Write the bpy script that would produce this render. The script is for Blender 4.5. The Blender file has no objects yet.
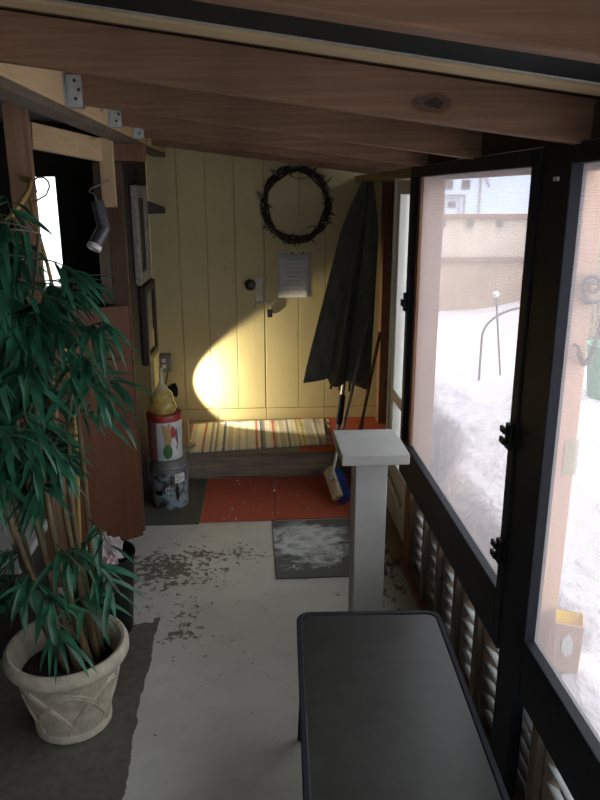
import bpy, bmesh, math, random
from mathutils import Vector, Matrix
random.seed(11)
PI = math.pi
scene = bpy.context.scene
COL = scene.collection
H = 1.7
WORLD_POS = {}

# ------------------------------------------------------------------ materials
def new_mat(name):
    m = bpy.data.materials.new(name); m.use_nodes = True
    nt = m.node_tree
    return m, nt, nt.nodes['Principled BSDF']

def coords(nt, scale=(1, 1, 1), rot=(0, 0, 0)):
    tc = nt.nodes.new('ShaderNodeTexCoord'); mp = nt.nodes.new('ShaderNodeMapping')
    mp.inputs['Scale'].default_value = scale; mp.inputs['Rotation'].default_value = rot
    nt.links.new(tc.outputs['Object'], mp.inputs['Vector'])
    return mp.outputs['Vector']

def noise(nt, vec, scale, detail=4, rough=.55, dist=0):
    n = nt.nodes.new('ShaderNodeTexNoise')
    n.inputs['Scale'].default_value = scale; n.inputs['Detail'].default_value = detail
    n.inputs['Roughness'].default_value = rough; n.inputs['Distortion'].default_value = dist
    nt.links.new(vec, n.inputs['Vector'])
    return n.outputs['Fac']

def ramp(nt, fac, stops, interp='LINEAR'):
    r = nt.nodes.new('ShaderNodeValToRGB'); r.color_ramp.interpolation = interp
    e = r.color_ramp.elements
    while len(e) < len(stops): e.new(.5)
    for el, (p, c) in zip(e, stops):
        el.position = p; el.color = (c[0], c[1], c[2], 1)
    nt.links.new(fac, r.inputs['Fac'])
    return r.outputs['Color']

def math_node(nt, op, a, b=None):
    n = nt.nodes.new('ShaderNodeMath'); n.operation = op
    for i, v in enumerate((a, b)):
        if v is None: continue
        if isinstance(v, (int, float)): n.inputs[i].default_value = v
        else: nt.links.new(v, n.inputs[i])
    return n.outputs[0]

def mix(nt, fac, a, b):
    n = nt.nodes.new('ShaderNodeMix'); n.data_type = 'RGBA'
    if isinstance(fac, (int, float)): n.inputs[0].default_value = fac
    else: nt.links.new(fac, n.inputs[0])
    for i, v in ((6, a), (7, b)):
        if isinstance(v, tuple): n.inputs[i].default_value = (v[0], v[1], v[2], 1)
        else: nt.links.new(v, n.inputs[i])
    return n.outputs[2]

def bump(nt, bs, h, strength=.3, dist=.01):
    b = nt.nodes.new('ShaderNodeBump'); b.inputs['Strength'].default_value = strength
    b.inputs['Distance'].default_value = dist
    nt.links.new(h, b.inputs['Height']); nt.links.new(b.outputs['Normal'], bs.inputs['Normal'])

def plain(name, c, rough=.6, metal=0, var=.18, scale=18, bs_=.15, spec=.5, dist=.003):
    m, nt, bs = new_mat(name)
    v = coords(nt)
    f = noise(nt, v, scale)
    lo = tuple(x*(1-var) for x in c); hi = tuple(min(1, x*(1+var)) for x in c)
    nt.links.new(ramp(nt, f, [(.3, lo), (.7, hi)]), bs.inputs['Base Color'])
    bs.inputs['Roughness'].default_value = rough; bs.inputs['Metallic'].default_value = metal
    bs.inputs['Specular IOR Level'].default_value = spec
    if bs_: bump(nt, bs, f, bs_, dist)
    return m

def wood(name, a, b, axis=0, rough=.75, knots=True, dark=None, sc=1.0, knot=None):
    """grain stretched along axis"""
    m, nt, bs = new_mat(name)
    s = [22*sc, 22*sc, 22*sc]; s[axis] = 1.1*sc
    v = coords(nt, tuple(s))
    f = noise(nt, v, 1.6, 6, .62, .9)
    s2 = [90*sc, 90*sc, 90*sc]; s2[axis] = 3*sc
    f2 = noise(nt, coords(nt, tuple(s2)), 1.0, 3)
    big = noise(nt, coords(nt), 3.0, 3)
    g = math_node(nt, 'ADD', math_node(nt, 'MULTIPLY', f, .6), math_node(nt, 'MULTIPLY', f2, .4))
    col = ramp(nt, g, [(.32, a), (.52, tuple((x+y)/2 for x, y in zip(a, b))), (.68, b)])
    d = dark or tuple(x*.62 for x in a)
    col = mix(nt, math_node(nt, 'MULTIPLY', ramp(nt, big, [(.42, (0, 0, 0)), (.7, (1, 1, 1))]), .45), col, d)
    if knots:
        s3 = [7, 7, 7]; s3[axis] = 3.2
        vo = nt.nodes.new('ShaderNodeTexVoronoi'); vo.inputs['Scale'].default_value = 1
        nt.links.new(coords(nt, tuple(s3)), vo.inputs['Vector'])
        k = ramp(nt, vo.outputs['Distance'], [(.07, (1, 1, 1)), (.16, (0, 0, 0))])
        col = mix(nt, math_node(nt, 'MULTIPLY', k, .7), col, tuple(x*.35 for x in a))
    if knot:
        sep = nt.nodes.new('ShaderNodeSeparateXYZ'); nt.links.new(coords(nt), sep.inputs[0])
        wob = math_node(nt, 'MULTIPLY', math_node(nt, 'SUBTRACT', noise(nt, coords(nt), 30, 4), .5), .9)
        dx = math_node(nt, 'DIVIDE', math_node(nt, 'SUBTRACT', sep.outputs['X'], knot[0]), .055)
        dz = math_node(nt, 'DIVIDE', math_node(nt, 'SUBTRACT', sep.outputs['Z'], knot[1]), .024)
        r2 = math_node(nt, 'SQRT', math_node(nt, 'ADD', math_node(nt, 'MULTIPLY', dx, dx), math_node(nt, 'MULTIPLY', dz, dz)))
        k2 = ramp(nt, math_node(nt, 'ADD', r2, wob), [(.25, (.95, .95, .95)), (.45, (.45, .45, .45)), (.62, (.7, .7, .7)), (.8, (.25, .25, .25)), (.95, (0, 0, 0))])
        col = mix(nt, k2, col, tuple(x*.22 for x in a))
    nt.links.new(col, bs.inputs['Base Color'])
    bs.inputs['Roughness'].default_value = rough
    bs.inputs['Specular IOR Level'].default_value = .25
    bump(nt, bs, g, .35, .004)
    return m

M = {}
KN = (.878, -.074)
M['rafter'] = wood('rafter_wood', (.135, .075, .045), (.29, .165, .10), 0)
M['rafter_knot'] = wood('knotted_rafter_wood', (.135, .075, .045), (.29, .165, .10), 0, knot=KN)
M['pale'] = wood('pale_wood', (.60, .42, .22), (.74, .55, .32), 1)
M['paleZ'] = wood('pale_wood_upright', (.55, .38, .22), (.70, .52, .32), 2)
M['stud'] = wood('stud_wood', (.30, .17, .10), (.45, .28, .18), 2)
M['redstud'] = wood('reddish_wood', (.17, .08, .045), (.27, .14, .085), 2)
M['deck'] = wood('deck_boards', (.07, .04, .022), (.13, .075, .04), 0, knots=False)
M['lath'] = wood('lath_wood', (.42, .31, .17), (.55, .42, .25), 0)
M['header'] = wood('header_wood', (.06, .04, .025), (.11, .07, .045), 1, knots=False)
M['headerpale'] = wood('header_pale', (.30, .2, .11), (.42, .3, .17), 1)
M['step'] = wood('step_timber', (.15, .12, .09), (.40, .33, .25), 0)
M['panel'] = wood('brown_panel', (.11, .042, .02), (.155, .06, .03), 2, knots=False, rough=.55)
M['trimboard'] = wood('trim_board', (.10, .055, .035), (.16, .095, .06), 2, knots=False)
M['greywood'] = wood('grey_stud', (.13, .10, .075), (.21, .165, .125), 2, knots=False)
M['outpost'] = wood('outside_post', (.55, .33, .23), (.66, .42, .30), 2, knots=False)
M['fence'] = wood('fence_wood', (.34, .24, .17), (.46, .34, .25), 2, knots=False)
M['fencerail'] = wood('fence_rail', (.22, .14, .10), (.3, .2, .15), 0, knots=False)
M['broomwood'] = wood('broom_wood', (.55, .43, .24), (.68, .55, .33), 1, knots=False)
M['stick'] = wood('stick_wood', (.28, .14, .06), (.4, .22, .1), 2, knots=False)
M['boxwood'] = wood('box_wood', (.42, .26, .13), (.55, .36, .2), 2, knots=False)
M['black'] = plain('black_frame', (.011, .013, .019), .6, 0, .2, 30, .1, .25)
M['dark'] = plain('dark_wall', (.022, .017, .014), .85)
M['blackplastic'] = plain('black_plastic', (.010, .010, .011), .55, 0, .1, 18, .1, .25)
M['blackrubber'] = plain('black_rubber', (.015, .015, .016), .6)
M['greypaint'] = plain('grey_paint', (.37, .37, .35), .5, 0, .06, 14, .1)
M['galv'] = plain('galvanised_steel', (.42, .44, .45), .42, .8, .2, 40)
M['screw'] = plain('screw_head', (.05, .05, .05), .5, .6)
M['track'] = plain('dark_track', (.008, .010, .012), .7, 0, .1, 18, .1, .1)
M['white'] = plain('white_paint', (.62, .60, .55), .5, 0, .08, 8)
M['bronze'] = plain('aged_metal', (.05, .04, .035), .35, .8)
M['brass'] = plain('dull_brass', (.30, .26, .17), .4, .8)
M['steelpale'] = plain('pale_plate', (.55, .53, .46), .5, .2)
M['paper'] = plain('paper', (.60, .60, .62), .9, 0, .05, 10, 0)
M['ink'] = plain('ink', (.25, .25, .28), .9, 0, .05, 10, 0)
M['vine'] = plain('dry_vine', (.035, .025, .016), .9, 0, .5, 60, .5)
M['dryleaf'] = plain('dry_leaf', (.16, .15, .105), .85, 0, .5, 40)
M['pot'] = plain('stone_pot', (.46, .42, .33), .8, 0, .22, 26, .5, .3, .006)
M['soil'] = plain('potting_soil', (.02, .015, .011), .95, 0, .5, 50, .8)
M['red'] = plain('red_lid', (.30, .03, .025), .4)
M['snow'] = plain('snow', (.58, .54, .57), .8, 0, .05, 6, .9, .2, .09)
M['iron'] = plain('wrought_iron', (.10, .08, .08), .7)
M['greenpaint'] = plain('green_holder', (.10, .30, .20), .7)
M['house'] = plain('pale_siding', (.42, .47, .58), .8, 0, .04, 2)
M['housedark'] = plain('house_dark', (.12, .10, .10), .7)
M['shed'] = plain('shed_brown', (.30, .22, .18), .8)
M['shrub'] = plain('dry_shrub', (.38, .32, .22), .9, 0, .4, 15)
M['bristle'] = plain('blue_bristle', (.02, .06, .28), .6, 0, .4, 80)
M['alu'] = plain('grey_metal', (.30, .30, .29), .35, .7, .15, 20)
M['bag'] = plain('clear_bag', (.42, .36, .38), .3, 0, .25, 30, .4)
M['bagpink'] = plain('pink_wrapper', (.55, .36, .37), .5, 0, .2, 30)
M['yellowcord'] = plain('yellow_strap', (.50, .36, .10), .6)
M['cane2'] = plain('yellow_cane', (.42, .28, .08), .5)
M['lampgrey'] = plain('gunmetal', (.10, .10, .105), .4, .5)
M['cap'] = plain('white_cap', (.75, .75, .74), .4)
M['crumb'] = plain('packed_snow', (.75, .75, .74), .9)
M['amber'] = plain('frosted_amber', (.48, .29, .20), .35, 0, .08)
M['yellowin'] = plain('yellow_lining', (.90, .68, .01), .6, 0, .05)
M['label'] = plain('paper_label', (.68, .66, .62), .8, 0, .05)
M['silver'] = plain('worn_silver_frame', (.30, .27, .24), .6, .1, .4, 50)
M['frame_dark'] = plain('dark_frame', (.03, .024, .02), .6)
M['outletgrey'] = plain('metal_box', (.22, .21, .20), .5, .4)
M['teddy'] = plain('tan_print', (.42, .27, .12), .7)
M['greenprint'] = plain('green_print', (.04, .13, .05), .7)
M['redprint'] = plain('red_print', (.45, .05, .05), .7)
M['dustred'] = plain('brown_print', (.2, .1, .07), .7)

def m_floor():
    m, nt, bs = new_mat('worn_painted_concrete')
    v = coords(nt); sep = nt.nodes.new('ShaderNodeSeparateXYZ'); nt.links.new(v, sep.inputs[0])
    n1 = noise(nt, v, 2.2, 5); n2 = noise(nt, v, 34, 6, .65); n3 = noise(nt, v, 9, 4); n4 = noise(nt, v, 75, 3)
    paint = ramp(nt, n1, [(.3, (.47, .465, .42)), (.7, (.60, .59, .54))])
    paint = mix(nt, math_node(nt, 'MULTIPLY', ramp(nt, n3, [(.5, (0, 0, 0)), (.75, (1, 1, 1))]), .30), paint, (.36, .35, .30))
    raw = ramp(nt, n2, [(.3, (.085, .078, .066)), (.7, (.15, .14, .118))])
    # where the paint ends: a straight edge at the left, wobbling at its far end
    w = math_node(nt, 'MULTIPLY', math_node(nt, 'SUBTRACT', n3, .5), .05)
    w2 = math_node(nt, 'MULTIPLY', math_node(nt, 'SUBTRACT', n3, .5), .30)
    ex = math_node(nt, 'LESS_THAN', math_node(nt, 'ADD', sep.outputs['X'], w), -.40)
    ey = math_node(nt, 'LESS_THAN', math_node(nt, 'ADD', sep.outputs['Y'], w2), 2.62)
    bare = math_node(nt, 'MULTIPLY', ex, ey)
    # chips, thick round one worn spot
    def spot(cx, cy, rx, ry):
        dx = math_node(nt, 'DIVIDE', math_node(nt, 'SUBTRACT', sep.outputs['X'], cx), rx)
        dy = math_node(nt, 'DIVIDE', math_node(nt, 'SUBTRACT', sep.outputs['Y'], cy), ry)
        d = math_node(nt, 'ADD', math_node(nt, 'MULTIPLY', dx, dx), math_node(nt, 'MULTIPLY', dy, dy))
        return math_node(nt, 'DIVIDE', 1, math_node(nt, 'ADD', 1, d))
    s = math_node(nt, 'ADD', math_node(nt, 'MULTIPLY', spot(-.42, 3.05, .20, .17), .20), math_node(nt, 'MULTIPLY', spot(-.30, 2.55, .10, .14), .13))
    s = math_node(nt, 'ADD', s, math_node(nt, 'MULTIPLY', spot(.55, 2.8, .12, .5), .12))
    s = math_node(nt, 'ADD', s, math_node(nt, 'MULTIPLY', spot(-.12, 3.2, .22, .07), .10))
    chipn = math_node(nt, 'ADD', math_node(nt, 'MULTIPLY', n2, .75), math_node(nt, 'MULTIPLY', n3, .25))
    chip = math_node(nt, 'GREATER_THAN', math_node(nt, 'ADD', chipn, s), .665)
    allbare = math_node(nt, 'MAXIMUM', bare, chip)
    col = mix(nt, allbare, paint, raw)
    speck = math_node(nt, 'GREATER_THAN', n4, .71)
    col = mix(nt, math_node(nt, 'MULTIPLY', speck, .5), col, (.2, .19, .17))
    nt.links.new(col, bs.inputs['Base Color'])
    bs.inputs['Roughness'].default_value = .55
    bump(nt, bs, math_node(nt, 'SUBTRACT', n2, allbare), .25, .004)
    return m
M['floor'] = m_floor()

def m_yellow():
    m, nt, bs = new_mat('yellow_painted_boards')
    v = coords(nt, (30, 30, 2)); f = noise(nt, v, 1, 5, .6, .6); b = noise(nt, coords(nt), 2.5, 4)
    col = ramp(nt, b, [(.3, (.53, .45, .235)), (.7, (.63, .54, .29))])
    col = mix(nt, math_node(nt, 'MULTIPLY', ramp(nt, noise(nt, coords(nt), 30, 5), [(.62, (0, 0, 0)), (.75, (1, 1, 1))]), .35), col, (.25, .19, .09))
    nt.links.new(col, bs.inputs['Base Color']); bs.inputs['Roughness'].default_value = .6
    bump(nt, bs, f, .25, .004)
    return m
M['yellow'] = m_yellow()

def m_screen():
    m, nt, bs = new_mat('insect_screen')
    nt.nodes.remove(bs); out = nt.nodes['Material Output']
    tr = nt.nodes.new('ShaderNodeBsdfTransparent'); tr.inputs['Color'].default_value = (1, 1, 1, 1)
    di = nt.nodes.new('ShaderNodeBsdfDiffuse'); di.inputs['Color'].default_value = (.42, .40, .40, 1)
    tl = nt.nodes.new('ShaderNodeBsdfTranslucent'); tl.inputs['Color'].default_value = (.74, .67, .66, 1)
    a = nt.nodes.new('ShaderNodeMixShader'); a.inputs[0].default_value = .6
    nt.links.new(di.outputs[0], a.inputs[1]); nt.links.new(tl.outputs[0], a.inputs[2])
    w = nt.nodes.new('ShaderNodeTexWave'); w.wave_type = 'BANDS'; w.bands_direction = 'Z'
    w.inputs['Scale'].default_value = 60; w.inputs['Distortion'].default_value = .3
    nt.links.new(coords(nt), w.inputs['Vector'])
    fac = math_node(nt, 'ADD', math_node(nt, 'MULTIPLY', w.outputs['Fac'], .012), .365)
    b = nt.nodes.new('ShaderNodeMixShader'); nt.links.new(fac, b.inputs[0])
    nt.links.new(tr.outputs[0], b.inputs[1]); nt.links.new(a.outputs[0], b.inputs[2])
    nt.links.new(b.outputs[0], out.inputs['Surface'])
    return m
M['screen'] = m_screen()

def m_pane(name, tint=(1, 1, 1)):
    m, nt, bs = new_mat(name)
    nt.nodes.remove(bs); out = nt.nodes['Material Output']
    tr = nt.nodes.new('ShaderNodeBsdfTransparent'); tr.inputs['Color'].default_value = (*tint, 1)
    gl = nt.nodes.new('ShaderNodeBsdfGlossy'); gl.inputs['Roughness'].default_value = .05
    b = nt.nodes.new('ShaderNodeMixShader'); b.inputs[0].default_value = .06
    nt.links.new(tr.outputs[0], b.inputs[1]); nt.links.new(gl.outputs[0], b.inputs[2])
    nt.links.new(b.outputs[0], out.inputs['Surface'])
    return m
M['pane'] = m_pane('window_pane', (.95, .97, .97))

def m_tableglass():
    m, nt, bs = new_mat('smoked_glass')
    out = nt.nodes['Material Output']
    v = coords(nt); f = noise(nt, v, 14, 5)
    nt.links.new(ramp(nt, f, [(.3, (.045, .045, .042)), (.7, (.064, .063, .058))]), bs.inputs['Base Color'])
    nt.links.new(math_node(nt, 'ADD', math_node(nt, 'MULTIPLY', f, .2), .22), bs.inputs['Roughness'])
    tr = nt.nodes.new('ShaderNodeBsdfTransparent'); tr.inputs['Color'].default_value = (.30, .31, .30, 1)
    b = nt.nodes.new('ShaderNodeMixShader'); b.inputs[0].default_value = .62
    nt.links.new(tr.outputs[0], b.inputs[1]); nt.links.new(bs.outputs[0], b.inputs[2])
    nt.links.new(b.outputs[0], out.inputs['Surface'])
    return m
M['tableglass'] = m_tableglass()

def m_bottle():
    m, nt, bs = new_mat('yellowed_glass')
    out = nt.nodes['Material Output']
    f = noise(nt, coords(nt), 40, 3)
    nt.links.new(ramp(nt, f, [(.35, (.45, .30, .06)), (.7, (.75, .62, .25))]), bs.inputs['Base Color'])
    bs.inputs['Roughness'].default_value = .12
    tr = nt.nodes.new('ShaderNodeBsdfTransparent'); tr.inputs['Color'].default_value = (.9, .8, .5, 1)
    b = nt.nodes.new('ShaderNodeMixShader'); b.inputs[0].default_value = .6
    nt.links.new(tr.outputs[0], b.inputs[1]); nt.links.new(bs.outputs[0], b.inputs[2])
    nt.links.new(b.outputs[0], out.inputs['Surface'])
    return m
M['bottle'] = m_bottle()
def m_clear():
    m, nt, bs = new_mat('clear_neck_glass')
    out = nt.nodes['Material Output']
    bs.inputs['Base Color'].default_value = (.6, .55, .4, 1); bs.inputs['Roughness'].default_value = .1
    tr = nt.nodes.new('ShaderNodeBsdfTransparent'); tr.inputs['Color'].default_value = (.95, .93, .85, 1)
    b = nt.nodes.new('ShaderNodeMixShader'); b.inputs[0].default_value = .5
    nt.links.new(tr.outputs[0], b.inputs[1]); nt.links.new(bs.outputs[0], b.inputs[2])
    nt.links.new(b.outputs[0], out.inputs['Surface'])
    return m
M['clear'] = m_clear()

def m_leaf():
    m, nt, bs = new_mat('bamboo_leaf')
    out = nt.nodes['Material Output']
    f = noise(nt, coords(nt), 13, 3)
    nt.links.new(ramp(nt, f, [(.3, (.009, .045, .024)), (.68, (.055, .23, .125))]), bs.inputs['Base Color'])
    bs.inputs['Roughness'].default_value = .36
    tl = nt.nodes.new('ShaderNodeBsdfTranslucent'); tl.inputs['Color'].default_value = (.03, .2, .12, 1)
    b = nt.nodes.new('ShaderNodeMixShader'); b.inputs[0].default_value = .25
    nt.links.new(bs.outputs[0], b.inputs[1]); nt.links.new(tl.outputs[0], b.inputs[2])
    nt.links.new(b.outputs[0], out.inputs['Surface'])
    return m
M['leaf'] = m_leaf()

def m_cane():
    m, nt, bs = new_mat('bamboo_cane')
    f = noise(nt, coords(nt, (60, 60, 6)), 1, 4)
    nt.links.new(ramp(nt, f, [(.3, (.05, .036, .016)), (.55, (.12, .085, .04)), (.75, (.21, .15, .075))]), bs.inputs['Base Color'])
    bs.inputs['Roughness'].default_value = .45
    return m
M['cane'] = m_cane()

def m_rug():
    m, nt, bs = new_mat('rag_rug')
    v = coords(nt); sep = nt.nodes.new('ShaderNodeSeparateXYZ'); nt.links.new(v, sep.inputs[0])
    n = noise(nt, v, 40, 3)
    x = math_node(nt, 'ADD', math_node(nt, 'MULTIPLY', sep.outputs['X'], 62), math_node(nt, 'MULTIPLY', n, .7))
    fl = math_node(nt, 'FLOOR', x)
    wn = nt.nodes.new('ShaderNodeTexWhiteNoise'); wn.noise_dimensions = '1D'; nt.links.new(fl, wn.inputs['W'])
    cols = [(0, (.72, .69, .58)), (.22, (.55, .52, .43)), (.38, (.78, .75, .66)), (.55, (.50, .12, .09)), (.63, (.55, .50, .36)),
            (.74, (.26, .25, .24)), (.80, (.62, .46, .12)), (.86, (.07, .10, .28)), (.90, (.66, .62, .52))]
    c = ramp(nt, wn.outputs['Value'], cols, 'CONSTANT')
    y = noise(nt, coords(nt, (60, 160, 60)), 1, 2)
    c = mix(nt, math_node(nt, 'MULTIPLY', ramp(nt, y, [(.4, (0, 0, 0)), (.6, (1, 1, 1))]), .25), c, (.5, .46, .36))
    nt.links.new(c, bs.inputs['Base Color']); bs.inputs['Roughness'].default_value = .95
    bump(nt, bs, y, .7, .006)
    return m
M['rug'] = m_rug()

def m_mat(name, c, snowy=0):
    m, nt, bs = new_mat(name)
    v = coords(nt); f = noise(nt, v, 180, 2); g = noise(nt, v, 4, 4)
    col = ramp(nt, f, [(.3, tuple(x*.8 for x in c)), (.7, tuple(x*1.15 for x in c))])
    col = mix(nt, math_node(nt, 'MULTIPLY', ramp(nt, g, [(.45, (0, 0, 0)), (.7, (1, 1, 1))]), .3), col, tuple(x*.6 for x in c))
    if snowy:
        k = noise(nt, coords(nt, (1.0, 1.6, 1), (0, 0, .5)), 6, 7, .7, 1.2)
        sep = nt.nodes.new('ShaderNodeSeparateXYZ'); nt.links.new(v, sep.inputs[0])
        dx = math_node(nt, 'DIVIDE', math_node(nt, 'SUBTRACT', sep.outputs['X'], .27), .24)
        dy = math_node(nt, 'DIVIDE', math_node(nt, 'SUBTRACT', sep.outputs['Y'], 3.28), .26)
        d = math_node(nt, 'ADD', math_node(nt, 'MULTIPLY', dx, dx), math_node(nt, 'MULTIPLY', dy, dy))
        kk = math_node(nt, 'SUBTRACT', math_node(nt, 'ADD', k, .16), math_node(nt, 'MULTIPLY', d, .16))
        col = mix(nt, math_node(nt, 'MULTIPLY', ramp(nt, kk, [(.50, (0, 0, 0)), (.68, (1, 1, 1))]), .85), col, (.66, .67, .66))
    nt.links.new(col, bs.inputs['Base Color']); bs.inputs['Roughness'].default_value = .95
    bs.inputs['Specular IOR Level'].default_value = .15
    bump(nt, bs, f, .5, .003)
    return m
M['matred'] = m_mat('red_carpet', (.46, .105, .062))
M['matgrey'] = m_mat('grey_green_carpet', (.105, .10, .075))
M['mattan'] = m_mat('tan_carpet', (.24, .21, .15))
M['doormat'] = m_mat('grey_doormat', (.13, .13, .122), 1)

def m_bucket():
    m, nt, bs = new_mat('paint_spattered_pail')
    v = coords(nt); f = noise(nt, v, 18, 5, .6, .5); z = nt.nodes.new('ShaderNodeSeparateXYZ'); nt.links.new(v, z.inputs[0])
    col = ramp(nt, f, [(.36, (.035, .035, .038)), (.44, (.17, .17, .17)), (.5, (.32, .43, .50)), (.62, (.42, .52, .58)), (.70, (.06, .06, .065))])
    up = math_node(nt, 'GREATER_THAN', math_node(nt, 'ADD', z.outputs['Z'], math_node(nt, 'MULTIPLY', f, .05)), .235)
    col = mix(nt, up, col, (.15, .15, .15))
    nt.links.new(col, bs.inputs['Base Color']); bs.inputs['Roughness'].default_value = .4; bs.inputs['Metallic'].default_value = .15
    return m
M['bucket'] = m_bucket()

def m_tin():
    m, nt, bs = new_mat('printed_tin')
    v = coords(nt); sep = nt.nodes.new('ShaderNodeSeparateXYZ'); nt.links.new(v, sep.inputs[0])
    ch = nt.nodes.new('ShaderNodeTexChecker'); ch.inputs['Scale'].default_value = 110
    ch.inputs['Color1'].default_value = (.30, .04, .04, 1); ch.inputs['Color2'].default_value = (.30, .22, .20, 1)
    nt.links.new(v, ch.inputs['Vector'])
    f = noise(nt, v, 9, 3)
    sky = ramp(nt, f, [(.35, (.52, .56, .58)), (.65, (.66, .68, .68))])
    left = math_node(nt, 'LESS_THAN', sep.outputs['X'], -.035)
    nt.links.new(mix(nt, left, sky, ch.outputs['Color']), bs.inputs['Base Color'])
    bs.inputs['Roughness'].default_value = .35
    return m
M['tin'] = m_tin()

def m_canvas():
    m, nt, bs = new_mat('umbrella_canvas')
    f = noise(nt, coords(nt, (8, 8, 2)), 3, 4)
    nt.links.new(ramp(nt, f, [(.3, (.085, .090, .074)), (.7, (.15, .152, .125))]), bs.inputs['Base Color'])
    bs.inputs['Roughness'].default_value = .85
    bump(nt, bs, noise(nt, coords(nt), 160, 2), .3, .002)
    return m
M['canvas'] = m_canvas()

def m_glow(name, c, s):
    m, nt, bs = new_mat(name)
    bs.inputs['Emission Color'].default_value = (*c, 1); bs.inputs['Emission Strength'].default_value = s
    bs.inputs['Base Color'].default_value = (*c, 1)
    return m
M['bulb'] = m_glow('lit_bulb', (1, .8, .5), 6)

# ------------------------------------------------------------------ mesh building
def frame_of(d):
    d = Vector(d).normalized(); a = Vector((0, 0, 1)) if abs(d.z) < .9 else Vector((1, 0, 0))
    u = d.cross(a).normalized(); return u, d.cross(u).normalized()

class MB:
    def __init__(s): s.bm = bmesh.new()
    def poly(s, vs, faces):
        b = [s.bm.verts.new(v) for v in vs]
        for f in faces:
            try: s.bm.faces.new([b[i] for i in f])
            except ValueError: pass
        return s
    def box(s, x0, x1, y0, y1, z0, z1):
        s.poly([(x0, y0, z0), (x1, y0, z0), (x1, y1, z0), (x0, y1, z0), (x0, y0, z1), (x1, y0, z1), (x1, y1, z1), (x0, y1, z1)],
               [(0, 3, 2, 1), (4, 5, 6, 7), (0, 1, 5, 4), (1, 2, 6, 5), (2, 3, 7, 6), (3, 0, 4, 7)]); return s
    def beam(s, p, q, w, h, up=(0, 0, 1)):
        """box from p to q, w across, h along up; p, q on the centre line"""
        p, q = Vector(p), Vector(q); d = (q-p).normalized(); side = d.cross(Vector(up)).normalized(); u = side.cross(d)
        vs = []
        for c in (p, q):
            for a, b in ((-1, -1), (1, -1), (1, 1), (-1, 1)): vs.append(c+side*a*w/2+u*b*h/2)
        s.poly(vs, [(0, 1, 2, 3), (7, 6, 5, 4), (0, 4, 5, 1), (1, 5, 6, 2), (2, 6, 7, 3), (3, 7, 4, 0)]); return s
    def tube(s, pts, rad, n=8, caps=True):
        pts = [Vector(p) for p in pts]; rings = []
        rr = rad if isinstance(rad, (list, tuple)) else [rad]*len(pts)
        u = None
        for i, p in enumerate(pts):
            d = (pts[min(i+1, len(pts)-1)]-pts[max(i-1, 0)]).normalized()
            if u is None: u, v = frame_of(d)
            else:
                u = (u-d*u.dot(d)).normalized(); v = d.cross(u)
            rings.append([s.bm.verts.new(p+(u*math.cos(2*PI*k/n)+v*math.sin(2*PI*k/n))*rr[i]) for k in range(n)])
        for a, b in zip(rings, rings[1:]):
            for k in range(n): s.bm.faces.new((a[k], a[(k+1) % n], b[(k+1) % n], b[k]))
        if caps:
            s.bm.faces.new(rings[0][::-1]); s.bm.faces.new(rings[-1])
        return s
    def lathe(s, prof, c=(0, 0, 0), n=40, axis=(0, 0, 1), close=False):
        """prof: (radius, height) list"""
        c = Vector(c); ax = Vector(axis).normalized(); u, v = frame_of(ax)
        rings = []
        for r, h in prof:
            rings.append([s.bm.verts.new(c+ax*h+(u*math.cos(2*PI*k/n)+v*math.sin(2*PI*k/n))*max(r, 1e-4)) for k in range(n)])
        for a, b in zip(rings, rings[1:]):
            for k in range(n): s.bm.faces.new((a[k], a[(k+1) % n], b[(k+1) % n], b[k]))
        if not close:
            s.bm.faces.new(rings[0]); s.bm.faces.new(rings[-1])
        return s
    def sphere(s, c, r, n=12):
        prof = [(r*math.sin(PI*i/n), -r*math.cos(PI*i/n)) for i in range(n+1)]
        return s.lathe(prof, c, 2*n)
    def build(s, name, m, parent=None, bevel=0, smooth=False, segs=2):
        bmesh.ops.recalc_face_normals(s.bm, faces=s.bm.faces)
        off = WORLD_POS.get(parent.name, Vector()) if parent else None
        me = bpy.data.meshes.new(name)
        if off is not None: bmesh.ops.translate(s.bm, verts=s.bm.verts, vec=-off)
        if smooth:
            for f in s.bm.faces: f.smooth = True
        s.bm.to_mesh(me); s.bm.free()
        o = bpy.data.objects.new(name, me); COL.objects.link(o)
        me.materials.append(M[m])
        if parent: o.parent = parent; WORLD_POS[o.name] = off.copy()
        else: WORLD_POS[o.name] = Vector()
        if bevel:
            b = o.modifiers.new('bevel', 'BEVEL'); b.width = bevel; b.segments = segs; b.limit_method = 'ANGLE'
        if smooth:
            try: me.set_sharp_from_angle(angle=math.radians(42))
            except Exception: pass
        return o

def BX(*a): return MB().box(*a)
def tag(o, label, cat, group=None, kind=None):
    o['label'] = label; o['category'] = cat
    if group: o['group'] = group
    if kind: o['kind'] = kind
    return o
def thing(name, label, cat, loc, group=None):
    o = bpy.data.objects.new(name, None); COL.objects.link(o); o.location = loc; o.empty_display_size = .05
    WORLD_POS[o.name] = Vector(loc)
    return tag(o, label, cat, group)
def struct(o): o['kind'] = 'structure'; return o

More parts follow.
